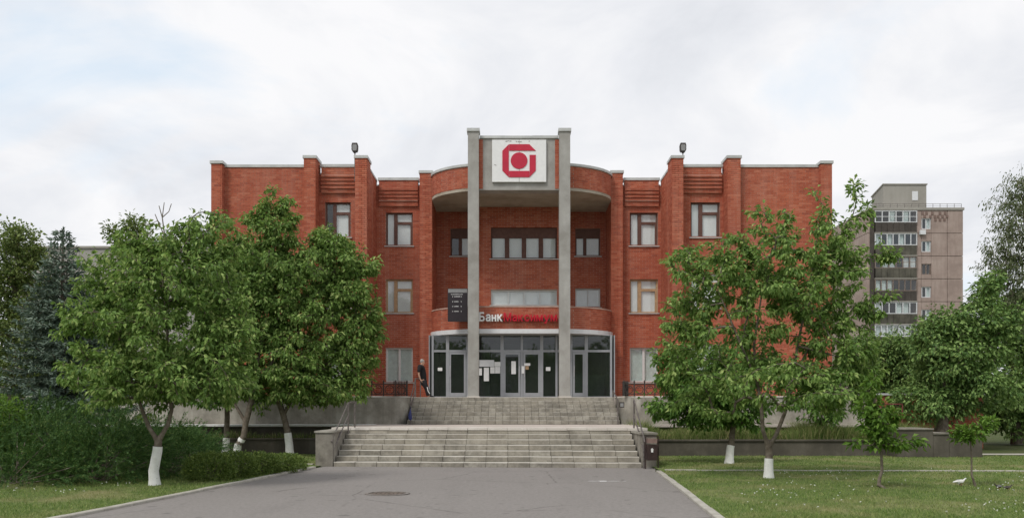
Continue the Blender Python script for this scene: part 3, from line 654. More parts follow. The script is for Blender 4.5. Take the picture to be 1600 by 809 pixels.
# glazed entrance
CI = [(XL - .3, 34.75), (XR + .3, 34.75)]
def on_curve(px, tab=CI):
    best = None
    for a, b in zip(tab[:-1], tab[1:]):
        for k in range(41):
            x, y = a[0] + (b[0] - a[0]) * k / 40, a[1] + (b[1] - a[1]) * k / 40
            e = abs(CX + x / y * F - px)
            if best is None or e < best[0]: best = (e, x, y)
    return best[1], best[2]
FZ0, FZT, FZ1 = H2 + .01, 4.02, 4.69
posts = [on_curve(p) for p in (673.5, 702, 731, 747.5, 783, 812, 842.5, 872, 892, 917, 953.5)]
doors = {1, 4, 5, 8}
fr = MB()
def post(p, w=.09): fr.box(p[0] - w / 2, p[0] + w / 2, p[1] - .05, p[1] + .05, FZ0, FZ1)
for i, p in enumerate(posts): post(p, .13 if i in (1, 4, 6, 9) else .085)
for a, b in zip(posts[:-1], posts[1:]):
    L_ = math.dist(a, b); t = ((b[0] - a[0]) / L_, (b[1] - a[1]) / L_)
    fr.obox(a, t, .05, L_ - .05, -.04, .04, FZT - .045, FZT + .045); fr.obox(a, t, .05, L_ - .05, -.04, .04, FZ0, FZ0 + .05); fr.obox(a, t, .05, L_ - .05, -.04, .04, FZ1 - .03, FZ1 - .001)
frame = fr.build('entrance_frame', MT['alu'], BL)
for i, (a, b) in enumerate(zip(posts[:-1], posts[1:])):
    L_ = math.dist(a, b); t = ((b[0] - a[0]) / L_, (b[1] - a[1]) / L_)
    MB().obox(a, t, .04, L_ - .04, -.006, .006, FZT + .045, FZ1 - .03).build('pane', MT['shopglass'], frame)
    if i in doors:
        d = MB(); w = .085; e0, e1 = .06, L_ - .06
        d.obox(a, t, e0, e0 + w, -.03, .03, FZ0 + .055, FZT - .05); d.obox(a, t, e1 - w, e1, -.03, .03, FZ0 + .055, FZT - .05)
        d.obox(a, t, e0 + w, e1 - w, -.03, .03, FZ0 + .055, FZ0 + .2); d.obox(a, t, e0 + w, e1 - w, -.03, .03, FZT - .14, FZT - .05)
        do = d.build('door', MT['alu'], BL)
        MB().obox(a, t, e0 + w, e1 - w, -.006, .006, FZ0 + .2, FZT - .14).build('pane', MT['shopglass'], do)
        hx = e1 - .05 if i in (4,) else e0 + .05
        n_ = (t[1], -t[0]); hp = lambda u, d_, z: (a[0] + t[0] * u + n_[0] * d_, a[1] + t[1] * u + n_[1] * d_, z)
        MB().tube([hp(hx, .03, 2.95), hp(hx, .09, 2.97), hp(hx, .09, 3.38), hp(hx, .03, 3.40)], .014, 6).build('handle', MT['fascia'], do)
    else:
        MB().obox(a, t, .045, L_ - .045, -.006, .006, FZ0 + .05, FZT - .045).build('pane', MT['shopglass'], frame)
# paper notices stuck on the glass
def notice(px0, px1, py0, py1, label, m='white'):
    p = on_curve((px0 + px1) / 2); y = p[1] - .09
    o = MB().box(X(px0, y), X(px1, y), y, y + .006, Z(py1, y), Z(py0, y)).build('paper_notice', MT[m], base=(X(px0, y), y, Z(py1, y))); tag(o, label, 'notice', 'paper notices on the entrance glass'); o.data.transform(__import__('mathutils').Matrix.Translation((0, 0, 0)))
    b = ROOT[o.name]; return o
notice(756, 764, 574, 595, 'tall white paper notice on the glass under the grey notice strip')
notice(748.5, 753, 575, 586, 'small white paper notice next to the concrete column by the door')
notice(766, 773, 573, 583, 'small white paper notice hung highest of the pair near the double door')
notice(773.6, 781.5, 572.5, 583, 'small white paper notice touching the grey door frame')
notice(749, 772, 562, 572.5, 'wide grey paper strip on the glass above the white notices', 'fascia')
notice(772.5, 782, 565, 572, 'short pale paper strip at the end of the wide grey strip')
notice(799, 806, 564, 584, 'narrow white paper notice inside the double door leaf')
notice(819, 828.5, 567, 571, 'thin white card stuck above the yellow notice on the double door')
notice(815, 820, 571.5, 583, 'white paper sheet beside the yellow notice on the double door')
notice(821, 826, 571.5, 577, 'small yellow paper notice on the double door leaf', 'wood')
notice(853, 860, 573, 579, 'small white square notice on the pane between the double door and column')
notice(684, 691, 574, 579, 'small white square notice on the dark pane behind the man')
# projecting dark information panel
ip = thing('information_panel', 'dark hanging information board with white lines of print beside the column', 'sign', (X(713, 33.6), 33.7, 5.4))
x0, x1, z0, z1 = X(699.5, 33.6), X(730.5, 33.6), Z(502, 33.6), Z(450.5, 33.6); yy = 33.6
MB().box(x0, x1, yy, yy + .12, z0, z1).build('board', MT['black'], ip); MB().box(x0 + .02, x1 - .02, yy - .004, yy + .001, z1 - .17, z1 - .02).build('header', MT['greyhead'], ip)
MB().box((x0 + x1) / 2 - .02, (x0 + x1) / 2 + .02, yy + .12, 34.3, (z0 + z1) / 2 - .02, (z0 + z1) / 2 + .02).build('bracket', MT['steel'], ip)
pr = MB(); mid = X(714, 33.6)
for i in range(14): 
    pr.box(mid - .24 + i * .035, mid - .24 + i * .035 + .02, yy - .003, yy + .001, Z(459.7, yy) - .012, Z(459.7, yy) + random.choice((.012, .02)))
for py in (463.2, 471, 478.5, 486.2):
    z = Z(py, yy)
    for i in range(6 + random.randint(0, 2)): pr.box(mid - .11 + i * .03, mid - .11 + i * .03 + .02, yy - .003, yy + .001, z - .014, z + random.choice((.012, .02)))
    for s in (-1, 1): pr.plate([(mid + s * .19, z), (mid + s * .165, z + .028), (mid + s * .155, z + .02), (mid + s * .172, z), (mid + s * .155, z - .02), (mid + s * .165, z - .028)][::s], yy - .003, yy + .001)
pr.build('print', MT['white'], ip)['kind'] = 'stuff'
# emblem board
eb = thing('emblem_board', 'white board with a red octagonal emblem and disc between the concrete columns', 'sign', (X(811, 33.2), 33.3, 10.5))
Ye = 33.22; SX = lambda q: X(640 + q / 3.678, Ye); SZ = lambda q: Z(180 + q / 3.678, Ye)
for a, b in ((474, 629), (631, 785)): MB().box(SX(a), SX(b), Ye, Ye + .09, SZ(383), SZ(142)).build('board_panel', MT['white'], eb)
em = MB()
for poly in ([(572, 168), (688, 168), (725, 205), (572, 205)], [(570, 168.5), (570, 356.5), (533, 319), (533, 206)], [(572, 321), (688, 321), (688, 357), (572, 357)], [(689.5, 229), (725, 229), (725, 319), (689.5, 355.5)]):
    em.plate([(SX(a), SZ(b)) for a, b in poly][::-1], Ye - .022, Ye - .001)
em.build('emblem_ring', MT['red'], eb)
MB().plate([(SX(629 + 48 * math.cos(t * math.pi / 20)), SZ(262 + 47 * math.sin(t * math.pi / 20))) for t in range(40)][::-1], Ye - .022, Ye - .001).build('emblem_disc', MT['red'], eb)
sm = MB()
for (a, b, w) in ((555, 151, 9), (567, 149, 12), (580, 150, 8), (614, 152, 6), (628, 153, 10), (640, 154, 8), (490, 285, 5), (496, 288, 4), (688, 150, 6)):
    sm.plate([(SX(a + w * math.cos(k) * random.uniform(.5, 1)), SZ(b + 4 * math.sin(k) * random.uniform(.4, 1))) for k in np.linspace(0, 5.6, 9)][::-1], Ye - .004, Ye + .001)
sm.build('peeled_patch', MT['column'], eb)
# letters
ls = thing('bank_sign', 'white and red raised letter sign above the glass entrance', 'sign', (X(748, 33.8), 33.8, 5.2))
def letters(text, px0, px1, pybase, pxh, m, y, up=.06):
    meshes = []
    for ch in text:
        if ch == 'н':                       # plain H outline, x-height of the other small letters
            h, w, st_, e = .56, .47, .15, .12; y0, y1 = h / 2 - .065, h / 2 + .065
            o2 = [(0, 0), (st_, 0), (st_, y0), (w - st_, y0), (w - st_, 0), (w, 0), (w, h), (w - st_, h), (w - st_, y1), (st_, y1), (st_, h), (0, h)]; n = len(o2)
            me = bpy.data.meshes.new('letter')
            me.from_pydata([(a, b - .02, e) for a, b in o2] + [(a, b - .02, -e) for a, b in o2], [], [tuple(range(n)), tuple(range(2 * n - 1, n - 1, -1))] + [(i, n + i, n + (i + 1) % n, (i + 1) % n) for i in range(n)])
            co = np.empty(len(me.vertices) * 3, np.float32); me.vertices.foreach_get('co', co); meshes.append((me, co.reshape(-1, 3))); continue
        cu = bpy.data.curves.new('letter', 'FONT'); cu.body = ch; cu.size = 1; cu.extrude = .10; cu.bevel_depth = .03; cu.bevel_resolution = 0; cu.resolution_u = 3
        ob = bpy.data.objects.new('letter', cu); COL.objects.link(ob); bpy.context.view_layer.update()
        me = bpy.data.meshes.new_from_object(ob.evaluated_get(bpy.context.evaluated_depsgraph_get())); bpy.data.objects.remove(ob)
        co = np.empty(len(me.vertices) * 3, np.float32); me.vertices.foreach_get('co', co); meshes.append((me, co.reshape(-1, 3)))
    gap = .09; tot = sum(c[:, 0].max() - c[:, 0].min() for _, c in meshes) + gap * (len(text) - 1)
    cap = meshes[0][1][:, 1].max(); sx = (X(px1, y) - X(px0, y)) / tot; sz = pxh / F * y / cap; u = X(px0, y); zb = Z(pybase, y)
    for me, c in meshes:
        w = c[:, 0].max() - c[:, 0].min(); v = np.stack([(c[:, 0] - c[:, 0].min()) * sx + u, y - c[:, 2] * .55, c[:, 1] * sz + zb], 1) - np.array(ROOT[ls.name])
        me.vertices.foreach_set('co', v.astype(np.float32).ravel()); me.materials.clear(); me.materials.append(MT[m]); me.update(); link('letter', me, ls); u += (w + gap) * sx
letters('Банк', 748.5, 785.5, 501.5, 14, 'white', 33.76); letters('Максимум', 787, 870.5, 501.5, 13, 'signred', 33.76)
MB().box(X(748, 33.84), X(870, 33.84), 33.83, 33.86, Z(500, 33.8), Z(498.5, 33.8)).build('mounting_rail', MT['steel'], ls)
# roof floodlights
def flood(px, label):
    y = 34.0; x = X(px, y); z = Z(240, y)
    t = thing('floodlight', label, 'floodlight', (x, y, 11.7), 'floodlights on the roof piers')
    MB().tube([(x, y, 10.9), (x, y, z + .05)], .022, 8).build('pole', MT['steel'], t)
    h = MB(); c = [(-.12, 0), (-.085, -.06), (.085, -.06), (.12, 0), (.13, .2), (.10, .30), (-.10, .30), (-.13, .2)]
    h.plate([(x + a, z + .12 + b) for a, b in c], y - .07, y + .09); h.tube([(x, y, z), (x, y, z + .07)], [.03, .075], 8); ho = h.build('lamp_head', MT['iron'], t)
    MB().plate([(x + a * .72, z + .14 + b * .72) for a, b in c], y - .085, y - .072).build('lens', MT['greyhead'], ho)
    MB().box(x - .14, x + .14, y - .02, y + .02, z + .16, z + .20).build('bracket', MT['steel'], t)
flood(554.5, 'dark floodlight on the roof pier above the half open window'); flood(1067, 'dark floodlight on the roof pier nearest the apartment block')

# ------------------------------------------------------------------ iron railings
def iron_fence(label, xa, xb, y, zb, pitch, solid):
    t = thing('iron_railing', label, 'railing', ((xa + xb) / 2, y, zb)); h = .46
    MB().box(xa, xb, y - .015, y + .015, zb + .06, zb + .085).build('rail', MT['iron'], t); MB().box(xa, xb, y - .015, y + .015, zb + h - .03, zb + h).build('rail', MT['iron'], t)
    n = int((xb - xa) / pitch); p = (xb - xa) / n
    for i in range(n + 1):
        x = xa + i * p
        MB().box(x - .022, x + .022, y - .022, y + .022, zb, zb + h + .03).tube([(x, y, zb + h + .03), (x, y, zb + h + .07), (x, y, zb + h + .14)], [.018, .034, .004], 6).build('post', MT['iron'], t)
        if i < n:
            c = x + p / 2
            MB().ring((c, zb + h * .52), p * .40, p * .40 - .026, y - .012, y + .012, 18).build('ring', MT['iron'], t)
            MB().ring((c - p * .14, zb + h * .72), .05, .035, y - .010, y + .010, 10).ring((c + p * .14, zb + h * .72), .05, .035, y - .010, y + .010, 10).build('scroll', MT['iron'], t)
    (xs0, xs1) = solid
    for x in np.linspace(xs0, xs1, 9):
        MB().box(x - .012, x + .012, y + .05, y + .075, zb, zb + h + .02).tube([(x, y + .06, zb + h + .02), (x, y + .06, zb + h + .12)], [.022, .003], 5).build('bar', MT['iron'], t)
    return t
iron_fence('black wrought iron railing with scrolls on the wall behind the leaning man', X(452, 31), X(636, 31), 31.02, H2 + .02, .40, (X(615, 31), X(634, 31)))
iron_fence('black wrought iron railing with rings on the wall beyond the brown litter bin', X(975, 31), X(1330, 31), 31.02, H2 + .02, .37, (X(973.5, 31), X(982, 31)))
# handrails
def handrail(label, posts_, rails, r=.024):
    p0 = posts_[0]; t = thing('handrail', label, 'handrail', (p0[0], p0[1], p0[2]))
    for (x, y, za_, zb) in posts_: MB().tube([(x, y, za_), (x, y, zb)], r, 8).build('post', MT['steel'], t)
    for path in rails: MB().tube(path, r * .9, 8).build('rail', MT['steel'], t)
    return t
handrail('worn steel handrail at the lower steps beside the patchy pier', [(-5.02, 23.3, 0, .78), (-4.92, 25.0, H1 - .2, 1.82), (-4.80, 25.4, H1, 1.83)],
         [[(-5.02, 23.15, .70), (-5.02, 23.3, .80), (-4.92, 25.0, 1.80), (-4.80, 25.4, 1.83)], [(-5.02, 23.3, .42), (-4.92, 25.0, 1.42)]])
handrail('worn steel handrail at the lower steps beside the brown litter bin', [(3.56, 22.45, 0, .80), (3.62, 24.7, H1 - .2, 1.88)],
         [[(3.56, 22.3, .72), (3.56, 22.45, .82), (3.62, 24.7, 1.88)], [(3.56, 22.45, .44), (3.62, 24.7, 1.45)]])
handrail('thin steel handrail at the upper steps that the man leans on', [(-3.72, 30.55, H1, 2.02), (-3.80, 32.75, H2, 2.78), (-3.62, 32.9, H2, 2.80)],
         [[(-3.72, 30.45, 1.94), (-3.72, 30.6, 2.03), (-3.80, 32.75, 2.80), (-3.62, 32.9, 2.80)], [(-3.72, 30.6, 1.62), (-3.80, 32.75, 2.42)]])
handrail('short steel post rail at the upper steps near the ringed iron railing', [(3.88, 30.5, H1, 1.98), (3.95, 32.6, H2, 2.35)], [[(3.88, 30.5, 1.96), (3.95, 32.6, 2.33)]])
rl = thing('wall_lamp', 'small dark lantern box on the stair post by the rounded wall', 'lamp', (3.98, 30.45, 1.75))
MB().box(3.93, 4.10, 30.40, 30.5, 1.66, 1.86).build('housing', MT['iron'], rl); MB().box(3.955, 4.075, 30.392, 30.399, 1.69, 1.82).build('lens', MT['greyhead'], rl)
bb = thing('blue_bag', 'small blue plastic bag hanging on the upper stair handrail post', 'bag', (-3.72, 30.4, 1.2))
MB().tube([(-3.72, 30.42, 1.20), (-3.72, 30.42, 1.26), (-3.73, 30.42, 1.40), (-3.72, 30.44, 1.50), (-3.72, 30.47, 1.60)], [.04, .07, .065, .04, .012], 9).build('sack', MT['bluebag'], bb)
MB().tube([(-3.72, 30.47, 1.56), (-3.70, 30.49, 1.66), (-3.72, 30.51, 1.70)], .008, 5).build('tie', MT['bluebag'], bb)
# litter bin
lb = thing('litter_bin', 'brown metal litter bin in a frame with a white mark on its front', 'bin', (3.74, 22.3, 0))
x0, x1, y0, y1 = 3.60, 3.90, 22.2, 22.5
f_ = MB()
for x in (x0 - .02, x1 + .02): f_.box(x - .015, x + .015, y0 + .1, y0 + .13, 0, .86)
f_.box(x0 - .035, x1 + .035, y0 + .1, y0 + .13, .86, .885); f_.build('frame', MT['brownmetal'], lb)
b_ = MB(); b_.add([(x0 + .02, y0 + .02, .24), (x1 - .02, y0 + .02, .24), (x1 - .02, y1 - .02, .24), (x0 + .02, y1 - .02, .24), (x0, y0, .66), (x1, y0, .66), (x1, y1, .66), (x0, y1, .66)], [(3, 2, 1, 0), (0, 1, 5, 4), (1, 2, 6, 5), (2, 3, 7, 6), (3, 0, 4, 7), (4, 5, 6, 7)])
b_.build('body', MT['brownmetal'], lb)
MB().box(x0 + .02, x1 - .02, y0 + .03, y1 - .05, .70, .82).build('lid', MT['pinkmetal'], lb)
MB().plate([(3.74 + a * .028, .505 + b * .035) for a, b in ((-1, -1.4), (1, -1.4), (1, .4), (1.7, .4), (0, 2), (-1.3, .9), (-1, .3))], y0 - .004, y0 + .004).build('white_mark', MT['white'], lb)

# ------------------------------------------------------------------ vegetation generators
def norm(v): return v / np.maximum(np.linalg.norm(v, axis=-1, keepdims=True), 1e-9)
def leaf_geo(P, D, Ln, Wd, fold=.25, droop=.15, flat=.6):
    n = len(P); up = np.array([0, 0, 1.0]) + rng.normal(0, flat, (n, 3)); D = norm(D); s = norm(np.cross(D, up)); nn = np.cross(s, D)
    Ln = np.broadcast_to(Ln, n)[:, None]; Wd = np.broadcast_to(Wd, n)[:, None]
    m = P + D * Ln * .48; l = m + s * Wd * .5 + nn * Wd * fold; r = m - s * Wd * .5 + nn * Wd * fold; t = P + D * Ln - nn * Ln * droop
    V = np.stack([P, l, m, r, t], 1).reshape(-1, 3); b = (np.arange(n) * 5)[:, None]
    T = np.concatenate([b + [0, 2, 1], b + [0, 3, 2], b + [1, 2, 4], b + [2, 3, 4]]).reshape(-1, 3)
    return V, T
def tubes(name, pos, par, rad, mat, parent, keep):
    """tapered twig segments (node to its parent) as one mesh"""
    idx = np.array([i for i in keep if par[i] >= 0]); A = pos[par[idx]]; B = pos[idx]; ra = np.minimum(rad[par[idx]], rad[idx] * 1.5)[:, None]; rb = rad[idx][:, None]
    d = norm(B - A); a = np.where(np.abs(d[:, 2:3]) < .9, np.array([[0, 0, 1.0]]), np.array([[0, 1.0, 0]])); u = norm(np.cross(d, a)); w = np.cross(u, d); K = 5; V = []
    for P_, r_ in ((A - d * ra * .3, ra), (B + d * rb * .3, rb)):
        for j in range(K):
            t = 2 * math.pi * j / K; V.append(P_ + (u * math.cos(t) + w * math.sin(t)) * r_)
    V = np.stack(V, 1).reshape(-1, 3); b = (np.arange(len(idx)) * 2 * K)[:, None]
    T = np.concatenate([b + [j, (j + 1) % K, K + (j + 1) % K, K + j] for j in range(K)])
    return np_mesh(name, V, T, mat, parent, smooth=True)
def tree(name, label, D, trunk, ells, tips, leaf, lpt, mat, group=None, paint=None, tr=.1, seg=.22, droop=.8, bark='bark', spread=.16, deep=.95, twig=.005, limbs=(), cat='tree', bare=()):
    """trunk: (px,py[,dy]) polyline; limbs: further polylines starting on it; ells: crown (px,py,rx,ry[,dy]); leaf=(length,width)"""
    s = F / D
    def wp(p): 
        y = D + (p[2] if len(p) > 2 else 0); return np.array([X(p[0], D), y, Z(p[1], D)])
    pos = []; par = []; isT = []; lt = []
    def path(pts, start):
        last = start
        for a, b in zip(pts[:-1], pts[1:]):
            n = max(1, int(np.linalg.norm(b - a) / .14))
            for k in range(1, n + 1):
                pos.append(a + (b - a) * k / n); par.append(last); isT.append(True); lt.append(0.0); last = len(pos) - 1
        return last
    base = wp(trunk[0]); base[2] = max(0.0, base[2]) if base[2] < .25 else base[2]
    pos.append(base); par.append(-1); isT.append(True); lt.append(0.0)
    path([base] + [wp(p) for p in trunk[1:]], 0)
    for lm in limbs:
        q = [wp(p) for p in lm]; k = int(np.argmin(np.linalg.norm(np.array(pos) - q[0], axis=1))); n0 = len(pos); path([pos[k]] + q[1:], k); lt[n0:] = list(np.linspace(.12, 1, len(pos) - n0))
    ntr = len(pos)
    vol = np.array([e[2] * e[3] for e in ells], float); vol /= vol.sum()
    ci = rng.choice(len(ells), tips, p=vol); tp = []
    for c in ci:
        e = ells[c]; v = rng.normal(size=3); v /= np.linalg.norm(v); r = rng.uniform(.15, 1) ** .55 * (1.0 if rng.random() < .78 else rng.uniform(1.05, 1.42))
        yo = e[4] if len(e) > 4 else 0
        tp.append([X(e[0], D) + v[0] * r * e[2] / s, D + yo + v[1] * r * e[2] / s * deep, Z(e[1], D) + v[2] * r * e[3] / s])
    tp = np.array(tp); tp[:, 2] = np.maximum(tp[:, 2], .35)
    allp = np.array(pos); dmin = np.min(np.linalg.norm(tp[:, None] - allp[None], axis=2), 1); order = np.argsort(dmin)
    buf = np.zeros((ntr + tips * 30, 3)); buf[:ntr] = allp; nn = ntr; par = list(par); tipids = []
    cut = max(1, int(ntr * .35)); pen = np.zeros(len(buf)); pen[:cut] = 1.2
    for i in order:
        t = tp[i]; dv = buf[:nn] - t; dd = np.linalg.norm(dv, axis=1) + .5 * np.maximum(0, dv[:, 2]) + pen[:nn]
        k = int(np.argmin(dd)); a = buf[k].copy(); L = np.linalg.norm(t - a); n = min(28, max(2, int(L / seg))); c = (a + t) / 2 + np.array([0, 0, .14 * L]) + rng.normal(0, .06 * L, 3); last = k
        for q in range(1, n + 1):
            u = q / n; p = a * (1 - u) ** 2 + c * 2 * u * (1 - u) + t * u * u; buf[nn] = p + (rng.normal(0, .02, 3) if q < n else 0); par.append(last); last = nn; nn += 1
        tipids.append(last)
    pos = buf[:nn]; par = np.array(par); cnt = np.zeros(nn)
    for t in tipids:
        k = t
        while k >= 0: cnt[k] += 1; k = par[k]
    rad = twig * np.maximum(cnt, 1) ** .5
    rt = thing(name, label, cat, tuple(base), group)
    # trunk tubes thick; flare at the root
    zr = pos[:ntr, 2] - base[2]; hT = max(.3, zr.max())
    trr = tr * np.clip(1.08 - .62 * zr / hT, .35, 1.1) * (1 + .25 * np.exp(-zr / .12)); rad[:ntr] = np.maximum(rad[:ntr] * .9, 0)
    la = np.array(lt[:ntr]); rad[:ntr] = np.where(la > 0, np.maximum(tr * .66 * (1 - .88 * la), .008), trr)
    for i in range(1, ntr):
        if la[i] > 0: rad[i] = min(rad[i], rad[par[i]] * (.72 if la[par[i]] > la[i] or (par[i] < i - 1 and rad[par[i]] < tr * .5) else 1))
    # trunk mesh as continuous tube of the main polyline, then twigs
    to = tubes('trunk', pos, par, rad, MT[bark], rt, range(1, ntr)); 
    tubes('branches', pos, par, rad, MT[bark], to, range(ntr, nn))
    if paint:
        zp = Z(paint, D); ids = [0] + [i for i in range(1, ntr) if par[i] == i - 1 and pos[i][2] < zp]
        ids = ids[:next((k for k, i in enumerate(ids) if i != k), len(ids))]; P_ = [Vector(pos[i]) for i in ids]; mb = MB(); P_[0] = P_[0] - Vector((0, 0, .04))
        last = P_[-1]; nxt = Vector(pos[min(ids[-1] + 1, ntr - 1)]); P_.append(last.lerp(nxt, .5))
        rr = [rad[i] * 1.10 + .006 for i in ids] + [rad[ids[-1]] * 1.08 + .006]; rr[0] *= 1.1
        mb.tube(P_, rr, 12, cap=False); mb.build('whitewash', MT['lime'], to)
    # leaves on the last stretch of every twig
    PP, DD = [], []
    tip = np.array(tipids); p1 = par[tip]; p2 = np.where(par[p1] >= 0, par[p1], p1); ax = norm(pos[tip] - pos[p2])
    reps = np.repeat(np.arange(len(tip)), rng.integers(int(lpt * .6), int(lpt * 1.4) + 1, len(tip)))
    u = rng.uniform(0, 1, len(reps)) ** 1.4
    P0 = pos[tip][reps] * (1 - u[:, None]) + pos[p2][reps] * u[:, None]
    rv = norm(rng.normal(size=(len(reps), 3))); P0 = P0 + rv * spread * rng.uniform(.1, 1, (len(reps), 1)) * np.array([1, 1, .75])
    Dv = norm(ax[reps] * .55 + rv * .9 + np.array([0, 0, -droop]))
    k = rng.uniform(.65, 1.2, len(reps)); V, T = leaf_geo(P0, Dv, leaf[0] * k, leaf[1] * k)
    cr = np_mesh('crown', V, T, MT[mat], rt); cr['kind'] = 'stuff'
    return rt
# --- street trees in front of the building
tree('walnut_tree', 'broad leafy tree with a forked whitewashed trunk in front of the juniper bushes', 17.3, [(242, 762), (240, 735), (246, 704), (247, 690)],
     [(250, 520, 120, 110), (150, 490, 55, 40), (290, 430, 95, 80), (325, 395, 40, 60), (250, 590, 135, 50), (195, 425, 75, 60), (265, 385, 30, 35), (350, 520, 55, 90), (140, 575, 35, 42), (255, 600, 150, 38), (345, 340, 16, 24), (120, 465, 20, 14), (300, 352, 12, 18), (120, 520, 24, 18)],
     820, (.122, .062), 36, 'leaf_walnut', 'whitewashed trees in front of the building', 703, .082, limbs=([(247, 690), (262, 664), (268, 640), (264, 600), (262, 540), (264, 470)], [(247, 690), (233, 668), (222, 640), (205, 590), (190, 530)], [(262, 600), (310, 540, .5), (335, 450, .6)], [(264, 540), (262, 420, -.3), (267, 375, -.3), (263, 345, -.3), (266, 322, -.3)], [(266, 372, -.3), (256, 350, -.3), (252, 340, -.3)], [(264, 352, -.3), (273, 336, -.3), (277, 324, -.3)], [(264, 340, -.3), (258, 327, -.3)]))
tree('walnut_tree', 'slanting whitewashed tree with the tall crown top between the juniper and hedge', 27.4, [(368, 715), (372, 695), (381, 681), (384, 660), (392, 630), (400, 590)],
     [(400, 410, 62, 75), (428, 322, 26, 28), (380, 480, 70, 90), (405, 560, 85, 60), (440, 365, 36, 36), (395, 340, 20, 20), (462, 330, 16, 12), (440, 450, 60, 60), (370, 400, 40, 40)], 900, (.16, .08), 32, 'leaf_walnut', 'whitewashed trees in front of the building', 683, .10, limbs=([(384, 660), (366, 630), (345, 590), (335, 540)], [(395, 610), (410, 520), (420, 420), (428, 330)], [(398, 600), (430, 560), (450, 480)]), spread=.22)
tree('walnut_tree', 'slimmest whitewashed tree standing upright right beside the juniper edge', 28.7, [(353, 708), (354, 680), (355, 650), (354, 610)],
     [(335, 560, 55, 65), (325, 470, 45, 65), (345, 600, 60, 40)], 330, (.16, .08), 28, 'leaf_dark', 'whitewashed trees in front of the building', 680, .10, limbs=([(354, 620), (340, 560), (330, 480)],), spread=.22)
tree('walnut_tree', 'dark stemmed whitewashed tree nearest the patchy stair pier', 28.0, [(453, 715), (452, 695), (449, 672), (443, 648), (436, 628), (430, 600)],
     [(500, 520, 85, 90), (545, 455, 48, 50), (500, 430, 70, 60), (470, 600, 75, 40), (560, 555, 36, 50), (530, 395, 30, 26), (575, 410, 20, 22), (585, 500, 16, 40), (520, 610, 60, 22), (505, 380, 22, 30)], 950, (.16, .08), 32, 'leaf_walnut', 'whitewashed trees in front of the building', 673, .11, limbs=([(443, 648), (456, 625), (475, 590), (500, 520), (520, 440)], [(470, 600), (520, 560), (550, 500)]), spread=.22)
tree('walnut_tree', 'large green tree with a wide Y fork and a whitewashed foot on the open lawn', 19.1, [(1201, 748), (1201, 725), (1202, 706), (1201, 698)],
     [(1190, 490, 105, 95), (1212, 345, 26, 44), (1280, 330, 22, 40), (1330, 400, 45, 55), (1260, 430, 90, 80), (1120, 430, 68, 55), (1082, 500, 50, 60), (1300, 540, 70, 80), (1200, 600, 150, 42), (1385, 392, 20, 18), (1335, 305, 14, 18), (1372, 465, 28, 50), (1060, 400, 22, 18), (1150, 395, 30, 40), (1340, 345, 20, 40), (1350, 560, 36, 50), (1060, 560, 30, 40), (1300, 610, 60, 40), (1100, 620, 60, 35), (1175, 335, 12, 18)],
     720, (.132, .068), 36, 'leaf_walnut', 'whitewashed trees in front of the building', 706, .083, limbs=([(1201, 698), (1192, 672), (1190, 640), (1184, 600), (1178, 540), (1190, 460), (1210, 370)], [(1201, 698), (1214, 676), (1226, 645), (1238, 600), (1246, 540), (1265, 450), (1280, 350)], [(1184, 600), (1150, 540, -.4), (1110, 450, -.5)], [(1240, 590), (1290, 510, .4), (1330, 420, .4)], [(1246, 540), (1300, 560, -.5)]))
tree('walnut_tree', 'dark low branching whitewashed tree between the bin and the Y forked tree', 24.2, [(1139, 726), (1141, 700), (1143, 690), (1146, 660), (1148, 620)],
     [(1085, 615, 60, 48), (1135, 590, 65, 55), (1060, 570, 36, 40), (1165, 640, 40, 34), (1040, 640, 26, 18), (1110, 650, 40, 22)], 480, (.155, .078), 28, 'leaf_dark', 'whitewashed trees in front of the building', 692, .10, limbs=([(1146, 660), (1115, 630), (1075, 610)], [(1148, 630), (1165, 590)]), spread=.2)
tree('young_tree', 'small dark shrub tree growing in the tall grass bed behind the Y fork', 28.8, [(1282, 690), (1283, 665), (1285, 640)], [(1288, 640, 40, 26), (1270, 625, 40, 20), (1290, 662, 18, 20)], 90, (.19, .09), 13, 'leaf_dark', None, None, .05, spread=.2)
tree('sapling', 'crooked leafy sapling with a bent grey stem on the lawn', 16.6, [(1387, 772), (1383, 764), (1373, 757), (1374, 747), (1378, 735), (1377, 708), (1374, 670), (1370, 640)],
     [(1360, 640, 28, 28), (1372, 665, 26, 40), (1405, 692, 30, 10), (1345, 690, 20, 10), (1365, 605, 16, 22), (1395, 640, 16, 12)], 110, (.15, .07), 13, 'leaf_bright', None, None, .032, spread=.11, droop=.6, seg=.14)
tree('sapling', 'thin sapling with a flat little crown beside the white pigeon', 17.0, [(1525, 762), (1521, 750), (1518, 741), (1518, 715), (1517, 690), (1518, 676)],
     [(1520, 676, 32, 10), (1540, 661, 16, 12), (1500, 672, 14, 10), (1505, 684, 16, 6)], 60, (.12, .055), 13, 'leaf_bright', None, None, .022, spread=.09, droop=.1, seg=.12)
